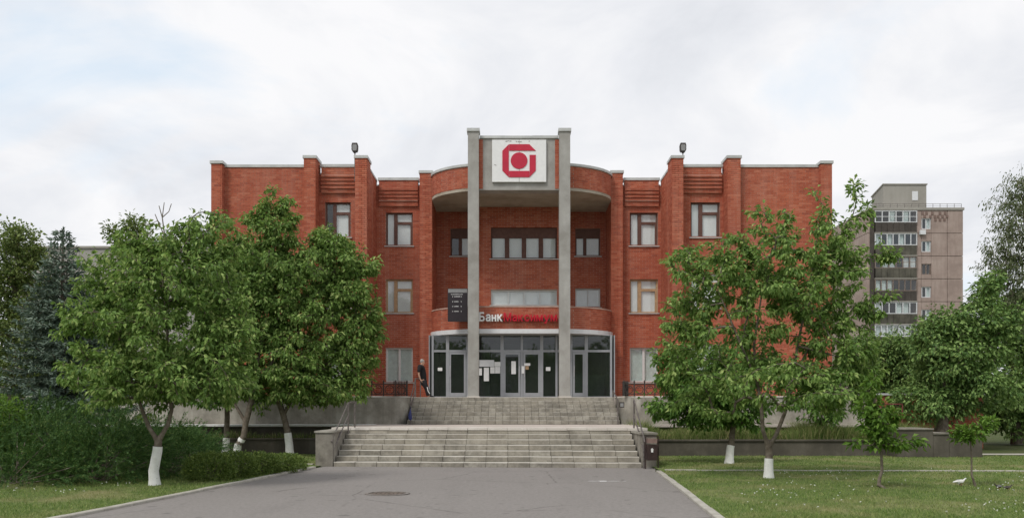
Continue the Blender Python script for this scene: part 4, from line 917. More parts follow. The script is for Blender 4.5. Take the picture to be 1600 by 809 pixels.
# --- trees behind
GB = 'trees beyond the building'
tree('birch_tree', 'tall pale birch with thin drooping sprays rising above the dark trees', 36, [(1618, 690), (1614, 560), (1606, 420), (1598, 310)], [(1572, 340, 28, 60), (1592, 300, 18, 40), (1590, 430, 48, 60), (1560, 400, 30, 40), (1610, 380, 40, 90), (1585, 480, 50, 50), (1560, 450, 26, 40), (1600, 290, 14, 26)], 760, (.15, .05), 18, 'leaf_birch', GB, None, .10, droop=1.5, spread=.35, seg=.5)
tree('dark_tree', 'dense dark tree hiding the foot of the apartment block', 42, [(1432, 690), (1432, 640), (1434, 580)], [(1430, 590, 62, 55), (1450, 545, 45, 40), (1400, 560, 36, 40), (1420, 620, 60, 30), (1385, 540, 20, 24)], 420, (.20, .11), 40, 'leaf_far', GB, None, .2, spread=.4, seg=.4)
tree('dark_tree', 'big rounded dark tree over the red brick outbuilding', 32.5, [(1470, 680), (1472, 640), (1480, 570)], [(1440, 625, 50, 34), (1490, 630, 30, 26), (1500, 560, 70, 70), (1540, 500, 50, 60), (1470, 540, 45, 50), (1520, 600, 70, 35), (1545, 455, 24, 30), (1490, 510, 40, 30)], 560, (.18, .10), 40, 'leaf_far', GB, None, .25, spread=.4, seg=.4)
tree('dark_tree', 'shady dark tree at the end of the lawn path', 37, [(1588, 690), (1586, 630), (1584, 560)], [(1585, 570, 60, 80), (1600, 500, 50, 60), (1575, 620, 55, 34), (1610, 620, 60, 40), (1590, 655, 60, 28), (1550, 640, 30, 24)], 560, (.19, .10), 38, 'leaf_far', GB, None, .22, spread=.4, seg=.4)
tree('dark_tree', 'dark tree filling the gap behind the blue spruce', 48, [(95, 690), (95, 620)], [(60, 590, 80, 60), (130, 600, 80, 50), (20, 620, 60, 40), (100, 520, 60, 50)], 420, (.34, .17), 24, 'leaf_far', GB, None, .2, spread=.5, seg=.5)
tree('dark_tree', 'dark tree behind the broad forked tree', 40, [(250, 690), (250, 620)], [(240, 590, 70, 60), (290, 600, 50, 50), (200, 610, 50, 45)], 340, (.32, .16), 24, 'leaf_far', GB, None, .2, spread=.45, seg=.5)
tree('dark_tree', 'leafy tree growing between the brick flank and the pink block', 46, [(1375, 680), (1375, 620)], [(1365, 600, 48, 50), (1345, 560, 36, 40), (1390, 620, 40, 36)], 320, (.20, .11), 38, 'leaf_far', GB, None, .18, spread=.4, seg=.4)
tree('poplar_tree', 'pale green poplar rising behind the blue spruce', 40, [(15, 700), (18, 600), (22, 450)], [(20, 420, 40, 80), (45, 390, 22, 40), (0, 480, 60, 90), (60, 440, 26, 40), (10, 370, 22, 36), (30, 560, 60, 70)], 560, (.17, .11), 34, 'leaf_poplar', GB, None, .22, spread=.4, seg=.4, droop=.2)
tree('poplar_tree', 'pale green poplar top showing between the spruce and the broad tree', 44, [(205, 700), (205, 600), (204, 430)], [(205, 420, 42, 50), (185, 368, 22, 24), (222, 372, 24, 30), (205, 352, 14, 18), (200, 490, 70, 60), (240, 420, 30, 36), (150, 470, 50, 50), (200, 580, 90, 60)], 560, (.18, .115), 32, 'leaf_poplar', GB, None, .2, spread=.42, seg=.4, droop=.2)
# --- spruce
def spruce(label, D, px, top, base, rpx):
    s = F / D; x0 = X(px, D); H = Z(top, D); rt = thing('spruce_tree', label, 'tree', (x0, D, 0))
    MB().tube([(x0, D, 0), (x0, D, H * .6), (x0, D, H)], [.16, .08, .01], 8).build('trunk', MT['bark'], rt)
    P, Dv, Ls = [], [], []; RM = rpx / s; segs = MB(); z = .35; a0 = 0
    while z < H - .08:
        fr_ = 1 - z / H; Lb = RM * min(1, fr_ ** .9 * 1.12) + .06; nb = 8 if fr_ > .3 else 6; a0 += 1.1
        for k in range(nb):
            zk = z + random.uniform(-.05, .05); az = a0 + 2 * math.pi * k / nb + random.uniform(-.25, .25); L = Lb * random.uniform(.72, 1.12); hd = np.array([math.cos(az), math.sin(az), 0]); sd = np.array([-hd[1], hd[0], 0]); m = max(3, int(L / .09))
            prev = None
            for q in range(m):
                u = (q + 1) / m; c = np.array([x0, D, zk]) + hd * L * u + np.array([0, 0, L * (-.30 * u + .26 * u ** 3)])
                if prev is not None and q % 3 == 0: segs.tube([tuple(prev), tuple(c)], .012, 4, cap=False); prev = c
                if prev is None: prev = c
                tw = min(.42, .42 * L) * (1 - u) ** .6 + .07
                for sg in (-1, 1):
                    nt_ = max(2, int(tw / .045)); dr = sd * sg + hd * .75 + np.array([0, 0, -.12])
                    for e in range(nt_):
                        pp = c + norm(dr) * tw * (e + .5) / nt_
                        P.append(pp); Dv.append(norm(dr) * .7 + rng.normal(0, .38, 3) + np.array([0, 0, .15])); Ls.append(random.uniform(.11, .20))
        z += .17 + .14 * fr_
    segs.build('branches', MT['bark'], rt)
    for zt in np.linspace(H - .5, H, 10):
        for k in range(6): P.append(np.array([x0, D, zt])); Dv.append(rng.normal(0, .5, 3) + [0, 0, .6]); Ls.append(.11)
    V, T = leaf_geo(np.array(P), np.array(Dv), np.array(Ls), .05, .3, .1, .8); np_mesh('crown', V, T, MT['spruce'], rt)['kind'] = 'stuff'
spruce('blue grey spruce with a pointed top behind the juniper bushes', 24, 98, 358, 660, 140)
# --- junipers, hedge and other bushes
def ell_pts(n, ells, surf=.7):
    vol = np.array([e[3] * e[4] * e[5] for e in ells]) ** .8; ci = rng.choice(len(ells), n, p=vol / vol.sum()); e = np.array(ells)[ci]
    v = norm(rng.normal(size=(n, 3))); r = rng.uniform(surf, 1, (n, 1)); return e[:, :3] + v * r * e[:, 3:6], norm(v / e[:, 3:6])
def juniper(label, D, ells, n, g):
    E_ = [(X(px, D + dy), D + dy, z, rx, ry, rz) for px, dy, z, rx, ry, rz in ells]; rt = thing('juniper_bush', label, 'bush', (E_[0][0], E_[0][1], 0), g)
    P, N = ell_pts(n, E_, .55); ok = P[:, 2] > .02; P, N = P[ok], N[ok]; n = len(P)
    d0 = norm(N * .8 * np.array([1, 1, .6]) + rng.normal(0, .30, (n, 3)) + np.array([.25, -.2, .30])); L = rng.uniform(.40, .80, n); K = 44
    pp, dd, ll = [], [], []
    for k in range(K):
        u = (k + .5) / K; c = P + d0 * (L * u)[:, None] + np.array([0, 0, -.20]) * (L * u * u)[:, None]; tg = norm(d0 + np.array([0, 0, -.5]) * u)
        pp.append(c + rng.normal(0, .012, (n, 3))); dd.append(tg + rng.normal(0, .30, (n, 3))); ll.append(.11 * (1 - .55 * u) * rng.uniform(.7, 1.2, n))
    V, T = leaf_geo(np.concatenate(pp), np.concatenate(dd), np.concatenate(ll), .015, .3, .1, .9); np_mesh('foliage', V, T, MT['juniper'], rt)['kind'] = 'stuff'
    st = MB()
    for i in range(0, n, max(1, n // 24)): st.tube([(E_[0][0] + random.uniform(-.2, .2), E_[0][1], .0), tuple(P[i])], .012, 4, cap=False)
    st.build('stems', MT['bark'], rt)
g = 'juniper bushes along the lawn'
juniper('dark green spreading juniper at the outer end of the row under the spruce', 17.6, [(20, 0, .35, 1.5, 1.0, .75), (-60, .6, .5, 1.2, 1.2, .9), (70, 1.2, .6, 1.0, 1.0, .8), (60, -.3, .2, 1.2, .7, .5)], 900, g)
juniper('dark green juniper bush reaching the lawn just outside the forked trunk', 18.2, [(150, 0, .35, 1.2, .9, .75), (200, .8, .5, .9, .9, .75)], 760, g)
juniper('tall back juniper bush directly below the blue spruce', 20.5, [(110, 0, .8, 1.9, 1.2, .85), (40, .3, .8, 1.3, 1.1, .95), (190, .3, .7, 1.2, 1.0, .7)], 900, g)
juniper('lower juniper bush behind the forked whitewashed trunk', 20.3, [(262, 0, .4, 1.0, .9, .75), (300, .6, .3, .8, .8, .7)], 640, g)
juniper('juniper bush end that meets the boxwood hedge', 23.0, [(285, 0, .3, .8, .9, .75), (298, .8, .2, .55, .8, .5)], 460, g)
def leafbush(name, label, cat, ells, n, leaf, mat, surf=.8, g=None, stem=True):
    rt = thing(name, label, cat, (ells[0][0], ells[0][1], 0), g); P, N = ell_pts(n, ells, surf); ok = P[:, 2] > .01; P, N = P[ok], N[ok]
    P = P + rng.normal(0, .02, P.shape); k = rng.uniform(.6, 1.3, len(P)); V, T = leaf_geo(P, N * .7 + rng.normal(0, .6, P.shape) + np.array([0, 0, .25]), leaf[0] * k, leaf[1] * k)
    np_mesh('foliage', V, T, MT[mat], rt)['kind'] = 'stuff'
    st = MB()
    for e in ells:
        for i in range(8): st.tube([(e[0] + random.uniform(-.1, .1), e[1], 0), (e[0] + random.uniform(-.6, .6) * e[3], e[1] + random.uniform(-.5, .5) * e[4], e[2] + e[5] * .5)], .01, 4, cap=False)
    st.build('stems', MT['bark'], rt); return rt
leafbush('boxwood_hedge', 'low clipped green hedge along the kerb of the asphalt drive', 'hedge',
         [(X(328, 18.5), 18.5, .26, .60, .5, .40), (X(365, 19.4), 19.4, .26, .6, .6, .36), (X(400, 20.2), 20.2, .24, .65, .6, .31), (X(430, 21.0), 21.0, .20, .6, .6, .27), (X(452, 21.8), 21.8, .16, .45, .5, .26)], 22000, (.065, .028), 'box', .72)
leafbush('leafy_bush', 'bright green leafy bush in front of the blue spruce', 'bush', [(X(8, 19.5), 19.5, 1.2, .55, .6, .75), (X(22, 19.8), 19.8, .9, .5, .5, .6), (X(-20, 19.6), 19.6, 1.1, .7, .6, .95)], 5200, (.10, .05), 'leaf_bright', .45)

# ------------------------------------------------------------------ grass
def inside_lawn(x, y):
    kr = np.interp(y, [p[1] for p in KR], [p[0] for p in KR]); kl = np.interp(y, [p[1] for p in KL], [p[0] for p in KL])
    return (x > kr + .13) | (x < kl - .13)
def blades(name, x, y, z, h, w, mat, lean=.5, sm=None):
    n = len(x); a = rng.uniform(0, 6.283, n); b = np.stack([x, y, z], 1); d = np.stack([np.cos(a), np.sin(a), np.zeros(n)], 1); l = rng.normal(0, lean, (n, 2)) * h[:, None]
    mid = b + np.stack([l[:, 0] * .35, l[:, 1] * .35, h * .55], 1); tip = b + np.stack([l[:, 0], l[:, 1], h * rng.uniform(.8, 1, n)], 1)
    V = np.stack([b - d * w[:, None] / 2, b + d * w[:, None] / 2, mid + d * w[:, None] * .38, mid - d * w[:, None] * .38, tip], 1).reshape(-1, 3); q = (np.arange(n) * 5)[:, None]
    T = np.concatenate([q + [0, 1, 2], q + [0, 2, 3], q + [3, 2, 4]]); o = np_mesh(name, V, T, MT[mat]); o['kind'] = 'stuff'; o['label'] = sm; o['category'] = 'grass'; return o
n = 150000; y = 11.8 + 17 * rng.uniform(0, 1, n) ** 1.5; x = rng.uniform(-.64, .64, n) * y; ok = inside_lawn(x, y) & ~((x > -5.6) & (x < 4.0) & (y > 21.3)) & ~((x > 0) & (y > 27.9)); x, y = x[ok], y[ok]
tuft = .5 + .5 * np.sin(x * 2.1 + np.sin(y * 1.7) * 2) * np.sin(y * 2.6 + x)
blades('grass', x, y, np.full(len(x), .03), rng.uniform(.025, .07, len(x)) * (.7 + .5 * tuft), rng.uniform(.006, .012, len(x)) * (y / 15), 'grass', .6, 'short green lawn grass with dry patches on both sides of the drive')
n = 26000; x = rng.uniform(4.3, 14.2, n); y = rng.uniform(28.2, 30.7, n); hh = .68 + .18 * np.sin(x * 1.9) + .1 * np.sin(x * 4.3 + 1)
blades('tall_grass', x, y, np.full(n, .5), rng.uniform(.35, 1.0, n) * hh, rng.uniform(.009, .018, n), 'tallgrass', .32, 'tall unmown grass filling the planter bed under the trees')
n = 3800; x = rng.uniform(-17, -5.4, n); y = rng.uniform(29.5, 30.05, n); d_ = (np.sin(x * 1.7) + np.sin(x * 3.9 + 2)) * .5
blades('weeds', x, y, np.full(n, .5), np.clip(rng.uniform(.05, .40, n) + .12 * d_, .04, .6), rng.uniform(.01, .022, n), 'tallgrass', .35, 'ragged weeds in the narrow planter under the white slab edge')
n = 1500; x = rng.uniform(-6.2, -5.45, n); y = rng.uniform(29.5, 30.1, n)
blades('weeds', x, y, np.full(n, .5), rng.uniform(.2, .62, n), rng.uniform(.012, .03, n), 'grass', .4, 'fresh green weed clump beside the patchy stair pier')
n = 300; y = 12.2 + 9 * rng.uniform(0, 1, n) ** 1.2; x = rng.uniform(.25, .64, n) * y + .3; c_ = np.sin(x * 1.3 + 1) * np.sin(y * .9) + rng.normal(0, .4, n); ok = inside_lawn(x, y) & (c_ > .05); x, y = x[ok], y[ok]
x = np.concatenate([x, rng.uniform(-10, -7, 20)]); y = np.concatenate([y, rng.uniform(15, 17.4, 20)])
P = np.repeat(np.stack([x, y, np.full(len(x), .105)], 1), 6, 0); P[:, :2] += rng.normal(0, .004, (len(P), 2)); V, T = leaf_geo(P, rng.normal(0, 1, P.shape) + [0, 0, .6], .017, .015)
tag(np_mesh('clover_flowers', V, T, MT['petal']), 'tiny white clover flowers scattered over the lawn', 'flowers', None, 'stuff')

# ------------------------------------------------------------------ far buildings
AD = 100.0
ap = thing('apartment_block', 'nine storey pinkish panel apartment block with glazed balconies behind the trees', 'building', (X(1432, AD), AD, 0))
ax0, ax1, az1 = X(1359, AD), X(1505, AD), Z(326, AD); fh = 35.6 / F * AD
loga, logb = X(1366, AD), X(1432, AD)
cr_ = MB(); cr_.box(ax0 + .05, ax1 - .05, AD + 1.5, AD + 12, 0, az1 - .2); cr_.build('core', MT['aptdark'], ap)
MB().box(ax0 - .1, ax1 + .1, AD - .1, AD + 12.1, az1 - .18, az1 + .12).build('roof', MT['aptgrey'], ap)
MB().box(X(1359, AD), X(1366, AD), AD - .02, AD + 1.6, 0, az1 - .2).build('drain_strip', MT['aptdark'], ap)
wn_x0, wn_x1 = X(1440.5, AD), X(1454.5, AD)
for k in range(9):
    zt = az1 - .2 - k * fh; zb = zt - fh; j = .03
    for a, b, m_ in ((ax0 + .02, X(1362, AD), 'apt'), (logb, X(1440, AD), 'apt'), (X(1455, AD), X(1480, AD), 'apt'), (X(1480.3, AD), ax1, 'apt')):
        if a == ax0 + .02: continue
        MB().box(a + j, b - j if b != X(1480, AD) else b, AD + random.uniform(0, .03), AD + 1.5, zb + j, zt - j).build('wall_panel', MT[m_], ap)
    wz1, wz0 = zt - .95, zt - 2.25
    MB().box(X(1440, AD), X(1455, AD), AD + .01, AD + 1.5, wz1, zt - j).build('wall_panel', MT['apt'], ap); MB().box(X(1440, AD), X(1455, AD), AD + .01, AD + 1.5, zb + j, wz0).build('wall_panel', MT['apt'], ap)
    wm = 'aptbrown' if k == 2 else 'aptwhite'
    f_ = MB(); f_.box(wn_x0, wn_x1, AD + .1, AD + .2, wz0, wz0 + .09); f_.box(wn_x0, wn_x1, AD + .1, AD + .2, wz1 - .09, wz1); f_.box(wn_x0, wn_x0 + .09, AD + .1, AD + .2, wz0 + .09, wz1 - .09); f_.box(wn_x1 - .09, wn_x1, AD + .1, AD + .2, wz0 + .09, wz1 - .09); f_.box((wn_x0 + wn_x1) / 2 - .05, (wn_x0 + wn_x1) / 2 + .05, AD + .1, AD + .2, wz0 + .09, wz1 - .09)
    fo = f_.build('window', MT[wm], ap); xm = (wn_x0 + wn_x1) / 2
    for a, b in ((wn_x0 + .09, xm - .05), (xm + .05, wn_x1 - .09)): MB().box(a, b, AD + .14, AD + .16, wz0 + .09, wz1 - .09).build('pane', MT['glass'], fo)
    if k != 2: MB().box(xm, wn_x1 - .05, AD + .3, AD + .32, wz0, wz1).build('curtain', MT['curtain'], fo)
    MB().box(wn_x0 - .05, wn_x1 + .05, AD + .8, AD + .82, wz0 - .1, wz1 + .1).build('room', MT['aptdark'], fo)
    # side wall panels
    MB().box(ax0 - .3, ax0 + .02, AD + .02 + .0, AD + 6, zb + j, zt - j).build('wall_panel', MT['apt'], ap); MB().box(ax0 - .3, ax0 + .02, AD + 6.05, AD + 12, zb + j, zt - j).build('wall_panel', MT['apt'], ap)
    # loggia: slab, parapet boards, glazing
    gz0 = zt - 1.45; gz1 = zt - .12; lo = MB().box(loga, logb, AD - .25, AD + 1.5, zb - .06, zb + .06).build('balcony', MT['aptgrey'], ap)
    n_ = 7; q = np.linspace(loga + .05, logb - .05, n_ + 1); pm_ = 'olive' if k % 3 else 'aptdark'
    for a, b in zip(q[:-1], q[1:]): MB().box(a + .02, b - .02, AD - .22 + random.uniform(0, .03), AD - .16, zb + .08, gz0 - .04).build('parapet_board', MT[pm_], lo)
    gm = 'aptwhite' if k in (0, 1, 4, 5, 6) else 'aptbrown'; fb = MB(); n_ = 6 + k % 2; q = np.linspace(loga + .05, logb - .05, n_ + 1)
    fb.box(loga, logb, AD - .2, AD - .1, gz0 - .03, gz0 + .05); fb.box(loga, logb, AD - .2, AD - .1, gz1 - .05, gz1 + .03)
    for x in q: fb.box(x - .045, x + .045, AD - .195, AD - .105, gz0 + .05, gz1 - .05)
    if k in (0, 2): fb.box(loga, logb, AD - .19, AD - .11, (gz0 + gz1) / 2 - .03, (gz0 + gz1) / 2 + .03)
    g_ = fb.build('window', MT[gm], ap)
    for a, b in zip(q[:-1], q[1:]):
        MB().box(a + .05, b - .05, AD - .16, AD - .14, gz0 + .05, gz1 - .05).build('pane', MT['glass'], g_)
        if random.random() < .6: MB().box(a + .05, b - .05, AD + .1, AD + .12, gz0 - .1, gz1).build('curtain', MT[random.choice(('blind', 'curtain'))], g_)
# decorative dark tiles in the top panel, air conditioner, roof hut, railing, side balconies
dt = MB()
for i, (a, b) in enumerate(((1440, 331), (1446, 331), (1455, 331), (1467, 331), (1475, 331), (1443, 336), (1452, 336), (1459, 336), (1464, 336), (1471, 336), (1478, 336), (1460, 341), (1467, 341), (1474, 341))): dt.box(X(a, AD), X(a + 3.5, AD), AD - .03, AD + .02, Z(b + 4.6, AD), Z(b, AD))
dt.build('dark_tile', plain('dark_pink_tile', (.19, .13, .11), .8, .15), ap)['kind'] = 'stuff'
MB().box(X(1436, AD), X(1444.5, AD), AD - .35, AD - .01, Z(367, AD), Z(360, AD)).build('air_conditioner', MT['aptwhite'], ap)
hx0, hx1 = X(1380, AD + 2), X(1447.5, AD + 2); hut = MB(); hz1 = Z(289, AD + 2)
hut.prism([(hx0, AD + 2), (hx1, AD + 2), (hx1, AD + 8), (hx0 + 1.2, AD + 8)], az1 + .12, hz1); ho = hut.build('roof_hut', MT['aptgrey'], ap)
MB().prism([(hx0 - .1, AD + 1.9), (hx1 + .1, AD + 1.9), (hx1 + .1, AD + 8.1), (hx0 + 1.1, AD + 8.1)], hz1 + .002, hz1 + .15).build('hut_roof', MT['aptgrey'], ho); MB().box(X(1425, AD + 2), X(1434, AD + 2), AD + 1.95, AD + 2.0, Z(313, AD + 2), Z(299, AD + 2)).build('hut_window', MT['aptwhite'], ho)
MB().box(X(1403, AD + 3), X(1412, AD + 3), AD + 3, AD + 3.5, hz1 + .15, hz1 + .32).build('vent', MT['aptdark'], ho)
rr = MB()
for x in np.linspace(ax0, ax1 - .1, 14): rr.box(x - .02, x + .02, AD + .2, AD + .24, az1 + .12, az1 + .62)
rr.box(ax0, ax1 - .1, AD + .2, AD + .24, az1 + .62, az1 + .66); rr.box(ax0, ax1 - .1, AD + .2, AD + .24, az1 + .36, az1 + .39); rr.build('roof_railing', MT['steel'], ap)
for k in range(6):
    zt = az1 - .9 - k * fh; MB().box(ax1 + .0, ax1 + .85, AD + 2.5, AD + 8, zt - 1.25, zt - .1).build('side_balcony', MT['olive' if k != 1 else 'aptdark'], ap); MB().box(ax1, ax1 + .8, AD + 2.55, AD + 7.9, zt - 1.25 - 1.3, zt - 1.27).build('side_glazing', MT['aptdark'], ap)
fb_ = thing('concrete_building', 'long flat roofed grey concrete building far behind the spruce', 'building', (X(150, 95), 95, 0))
zt = Z(388, 95)
for i in range(6):
    a, b = X(20 + i * 52, 95), X(20 + (i + 1) * 52, 95)
    for k in range(6): MB().box(a + .03, b - .03, 95 + random.uniform(0, .03), 96, zt - (k + 1) * 3 + .03 - .01, zt - k * 3 - .03).build('wall_panel', MT['farconc'], fb_)
MB().box(X(20, 95), X(332, 95), 95.05, 105, 0, zt - .05).build('core', MT['farconc'], fb_); MB().box(X(20, 95) - .1, X(332, 95) + .1, 94.85, 105.1, zt, zt + .25).build('parapet', MT['aptgrey'], fb_)
# brick outbuilding with pale tin roof and rail
ob = thing('brick_outbuilding', 'low red brick outbuilding half hidden under the big rounded dark tree', 'building', (X(1460, 34), 34, 0))
BR, CORE = MB(), MB()
xa, xb = X(1372, 34), X(1536, 34); wallrun((xa, 34), (xb, 34), 0, Z(617, 34)); wallrun((xb, 34), (xb, 37.5), 0, Z(617, 34))
BR.build('brickwork', MT['brick'], ob)['kind'] = 'stuff'; CORE.box(xa, xb - .33, 37.2, 37.5, 0, Z(617, 34)); CORE.build('wall_core', MT['mortar'], ob)
MB().box(xa - .1, xb + .1, 33.9, 37.6, Z(617, 34), Z(614, 34)).build('roof', MT['rooftin'], ob)
rd = thing('red_railing', 'dark red tube railing in front of the brick outbuilding', 'railing', (X(1390, 32), 32, 0))
for px in (1372, 1410): MB().tube([(X(px, 32), 32, 0), (X(px, 32), 32, Z(630 if px > 1400 else 620, 32))], .03, 6).build('post', MT['redrail'], rd)
for py, b in ((631, 1410), (648, 1410)): MB().tube([(X(1352, 32), 32, Z(py, 32)), (X(b, 32), 32, Z(py, 32))], .028, 6).build('rail', MT['redrail'], rd)

# far wood closing the horizon on both sides
n = 26000; xx = np.concatenate([rng.uniform(50, 330, n // 2), rng.uniform(-330, -52, n // 2)]); hh = 7 + 3 * np.sin(xx * .13) + 2 * np.sin(xx * .41 + 1)
P = np.stack([xx, 118 + rng.uniform(0, 14, n) + np.abs(xx) * .05, rng.uniform(0, 1, n) ** .7 * hh], 1)
V, T = leaf_geo(P, rng.normal(size=(n, 3)), 1.5, 1.0); tag(np_mesh('far_wood', V, T, MT['leaf_far']), 'far green wood along the horizon behind the buildings', 'wood', None, 'stuff')
# trees and a pale house across the street behind the camera: the entrance glass mirrors them
n = 90000; cxs = rng.uniform(-60, 60, 56); ci = rng.integers(0, 56, n); hs = rng.uniform(7.5, 10.5, 56); v = norm(rng.normal(size=(n, 3))) * rng.uniform(.6, 1, (n, 1))
P = np.stack([cxs[ci] + v[:, 0] * 4, -42 + v[:, 1] * 3 - (ci % 3) * 3, hs[ci] * .55 + v[:, 2] * hs[ci] * .55], 1); P[:, 2] = np.maximum(P[:, 2], .2)
V, T = leaf_geo(P, rng.normal(size=(n, 3)), .5, .32); o = np_mesh('street_trees', V, T, MT['leaf_bright']); tag(o, 'row of leafy trees across the street reflected in the entrance glass', 'trees', None, 'stuff')
hs_ = thing('pale_house', 'pale house across the street mirrored in the entrance glass', 'building', (8, -60, 0))
MB().box(-4, 16, -66, -56, 0, 9).build('wall', MT['fascia'], hs_); MB().prism([(-4.5, -66.5), (16.5, -66.5), (16.5, -55.5), (-4.5, -55.5)], 9, 9.4).build('roof', MT['aptgrey'], hs_)
for k in range(5):
    for z in (2, 5.5): MB().box(-2.5 + k * 3.7, -1 + k * 3.7, -56.0, -55.9, z, z + 1.8).build('window', MT['aptdark'], hs_)

# ------------------------------------------------------------------ man and birds
def skin_mesh(name, nodes, edges, parent, mat, sub=1, root=0):
    """nodes = (x,y,z,r) in world space; grown with a Skin modifier"""
    b = ROOT[parent.name]; me = bpy.data.meshes.new(name); me.from_pydata([(n[0] - b.x, n[1] - b.y, n[2] - b.z) for n in nodes], edges, [])
    ob = bpy.data.objects.new(name, me); COL.objects.link(ob); ob.modifiers.new('s', 'SKIN').use_smooth_shade = True
    sv = me.skin_vertices[0].data
    for i, n in enumerate(nodes):
        r = n[3]; sv[i].radius = r if hasattr(r, '__len__') else (r, r); sv[i].use_root = i == root
    su = ob.modifiers.new('u', 'SUBSURF'); su.levels = su.render_levels = sub
    bpy.context.view_layer.update(); m2 = bpy.data.meshes.new_from_object(ob.evaluated_get(bpy.context.evaluated_depsgraph_get())); bpy.data.objects.remove(ob)
    m2.materials.clear(); m2.materials.append(mat)
    for p in m2.polygons: p.use_smooth = True
    return link(name, m2, parent)
PD = 33.0
def q(px, py, dy, r): return (X(px, PD), PD + dy, Z(py, PD) + .03, r)
man = thing('person', 'man in a black t-shirt and striped black track pants leaning back on the upper handrail', 'person', (X(671, PD), PD, H2))
N_ = [q(660.8, 596, 0, (.095, .11)), q(660, 588, 0, (.11, .13)), q(658.5, 578.5, 0, (.115, .15)), q(658.3, 573.2, 0, (.08, .095)), q(659.2, 571.0, 0, .055), q(660.6, 568.4, 0, (.085, .078)), q(660.9, 565.0, 0, (.098, .088)), q(660.7, 562.8, 0, (.062, .058)),
      q(656.6, 574.2, -.18, .058), q(655.2, 585.5, -.22, .043), q(657.4, 593.2, -.21, .032), q(658.4, 595.4, -.21, (.035, .018)),
      q(656.6, 574.2, .18, .058), q(655.4, 585.5, .22, .043), q(657.0, 593.2, .21, .032), q(657.8, 595.4, .21, (.035, .018)),
      q(662.4, 598.5, -.09, .070), q(667.5, 608, -.10, .055), q(670.3, 618.6, -.10, .045), q(672.5, 620.6, -.10, .042), q(676.3, 621, -.10, .034),
      q(662.0, 598.5, .09, .070), q(666.3, 608, .10, .055), q(668.2, 618.8, .10, .045), q(670.4, 620.7, .10, .042), q(674.2, 621, .10, .034), q(664.0, 566.4, 0, .016)]
Ed = [(0, 1), (1, 2), (2, 3), (3, 4), (4, 5), (5, 6), (6, 7), (3, 8), (8, 9), (9, 10), (10, 11), (3, 12), (12, 13), (13, 14), (14, 15), (0, 16), (16, 17), (17, 18), (18, 19), (19, 20), (0, 21), (21, 22), (22, 23), (23, 24), (24, 25), (5, 26)]
for h, sg in ((11, -1), (15, 1)):      # five fingers on each hand
    hx, hy, hz, _ = N_[h]
    for f_i, (oy, L_) in enumerate(((-.028, .062), (-.010, .075), (.010, .070), (.027, .055))):
        a = len(N_); N_ += [(hx + .025, hy + oy, hz - .02, .010), (hx + .05, hy + oy, hz - .035 - L_ * .3, .009), (hx + .05, hy + oy, hz - .05 - L_ * .6, .007)]; Ed += [(h, a), (a, a + 1), (a + 1, a + 2)]
    a = len(N_); N_ += [(hx + .04, hy - sg * .04, hz + .005, .011), (hx + .07, hy - sg * .05, hz - .015, .009)]; Ed += [(h, a), (a, a + 1)]
skin_mesh('body', N_, Ed, man, MT['skin'], 1)
g2 = lambda i, k, ex=0: (*N_[i][:3], tuple(v + k for v in N_[i][3]) if hasattr(N_[i][3], '__len__') else N_[i][3] + k)
def lerpn(i, j, u, k): 
    a, b = N_[i], N_[j]; ra = a[3] if not hasattr(a[3], '__len__') else sum(a[3]) / 2; rb = b[3] if not hasattr(b[3], '__len__') else sum(b[3]) / 2
    return (*[a[c] * (1 - u) + b[c] * u for c in range(3)], ra * (1 - u) + rb * u + k)
skin_mesh('t_shirt', [q(661.0, 598.5, 0, (.15, .165)), q(660.2, 590, 0, (.155, .172)), q(658.6, 579, 0, (.155, .19)), q(658.2, 573.4, 0, (.115, .14)), q(658.8, 570.4, 0, (.08, .08)), q(656.8, 573.8, -.19, .088), q(655.4, 580.5, -.225, .078), q(655.1, 583.0, -.23, .074), q(656.8, 573.8, .19, .088), q(655.5, 580.5, .225, .078), q(655.3, 583.0, .23, .074)],
          [(0, 1), (1, 2), (2, 3), (3, 4), (3, 5), (5, 6), (6, 7), (3, 8), (8, 9), (9, 10)], man, MT['cloth'], 1)
tr_ = skin_mesh('track_pants', [q(660.2, 592.5, 0, (.135, .155)), q(661.4, 597.5, 0, (.150, .17)), q(663.0, 600, -.095, .118), q(667.5, 608, -.10, .092), q(669.9, 616.5, -.10, .076), q(670.4, 619.4, -.10, .074), q(662.6, 600, .095, .118), q(666.3, 608, .10, .092), q(667.9, 616.5, .10, .076), q(668.4, 619.6, .10, .074)],
          [(0, 1), (1, 2), (2, 3), (3, 4), (4, 5), (1, 6), (6, 7), (7, 8), (8, 9)], man, MT['cloth'], 1)
a, b = N_[17], N_[18]; MB().tube([(a[0] + .02, a[1] - .088, a[2] + .06), (a[0] + .045, a[1] - .09, a[2] - .08), (b[0] + .05, b[1] - .07, b[2] + .06)], [.020, .022, .018], 5).build('white_stripe', MT['white'], tr_)
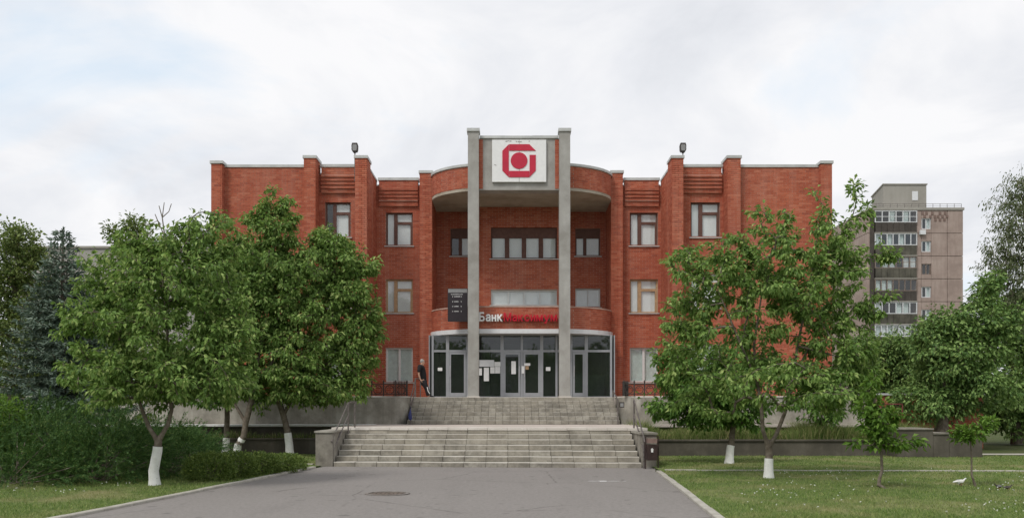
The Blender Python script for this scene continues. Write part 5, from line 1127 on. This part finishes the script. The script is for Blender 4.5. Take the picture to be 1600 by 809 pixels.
for i, j, k in ((18, 19, 20), (23, 24, 25)): skin_mesh('shoe', [lerpn(i, j, .5, .02), g2(j, .024), g2(k, .026), (N_[k][0] + .06, N_[k][1], N_[k][2] - .005, .045)], [(0, 1), (1, 2), (2, 3)], man, MT['cloth'], 1)
skin_mesh('hair', [q(658.9, 569.2, 0, (.06, .068)), q(659.3, 566.4, 0, (.098, .098)), q(660.2, 563.9, 0, (.112, .098)), q(661.2, 562.2, 0, (.09, .08))], [(0, 1), (1, 2), (2, 3)], man, MT['hair'], 1)
for sg in (-1, 1): MB().tube([(N_[6][0] + .075, PD + sg * .03, N_[6][2] - .005), (N_[6][0] + .09, PD + sg * .03, N_[6][2] - .005)], .008, 6).build('eye', MT['cloth'], man)
def bird(label, px, py, D, L, mat, wing_, face=1, head=True):
    x, y = X(px, D), D; t = thing('pigeon', label, 'bird', (x, y, .05)); z = .05 + L * .30; s = L * face
    skin_mesh('body', [(x, y, z, L * .17), (x + s * .22, y, z + L * .06, L * .13), (x + s * .36, y, z + L * .20, L * .055), (x + s * .42, y, z + L * .27, L * .07), (x + s * .52, y, z + L * .255, L * .018), (x - s * .28, y, z + L * .01, (L * .09, L * .09)), (x - s * .58, y, z - L * .03, (L * .09, L * .02))], [(0, 1), (1, 2), (2, 3), (3, 4), (0, 5), (5, 6)], t, MT[mat], 1)
    for sg in (-1, 1): MB().plate([(x - s * .45, z + L * .02), (x + s * .12, z - L * .04), (x + s * .2, z + L * .1), (x - s * .1, z + L * .14)][::face], y + sg * L * .15 - .01, y + sg * L * .15 + .01).build('wing', MT[wing_], t)
    for sg in (-1, 1): MB().tube([(x + s * .02, y + sg * .03, z - L * .1), (x + s * .04, y + sg * .03, .05)], .008, 5).build('leg', MT['redrail'], t)
bird('white pigeon with a dark tail standing in the grass by the thin sapling', 1500, 762, 17.0, .26, 'white', 'lime')
bird('dark grey pigeon feeding in the grass nearer the white pigeon', 1560, 771, 16.3, .18, 'iron', 'greyhead', -1)
bird('dark pigeon farthest from the white pigeon, head turned to the lawn edge', 1575, 772, 16.1, .17, 'iron', 'steel', 1)
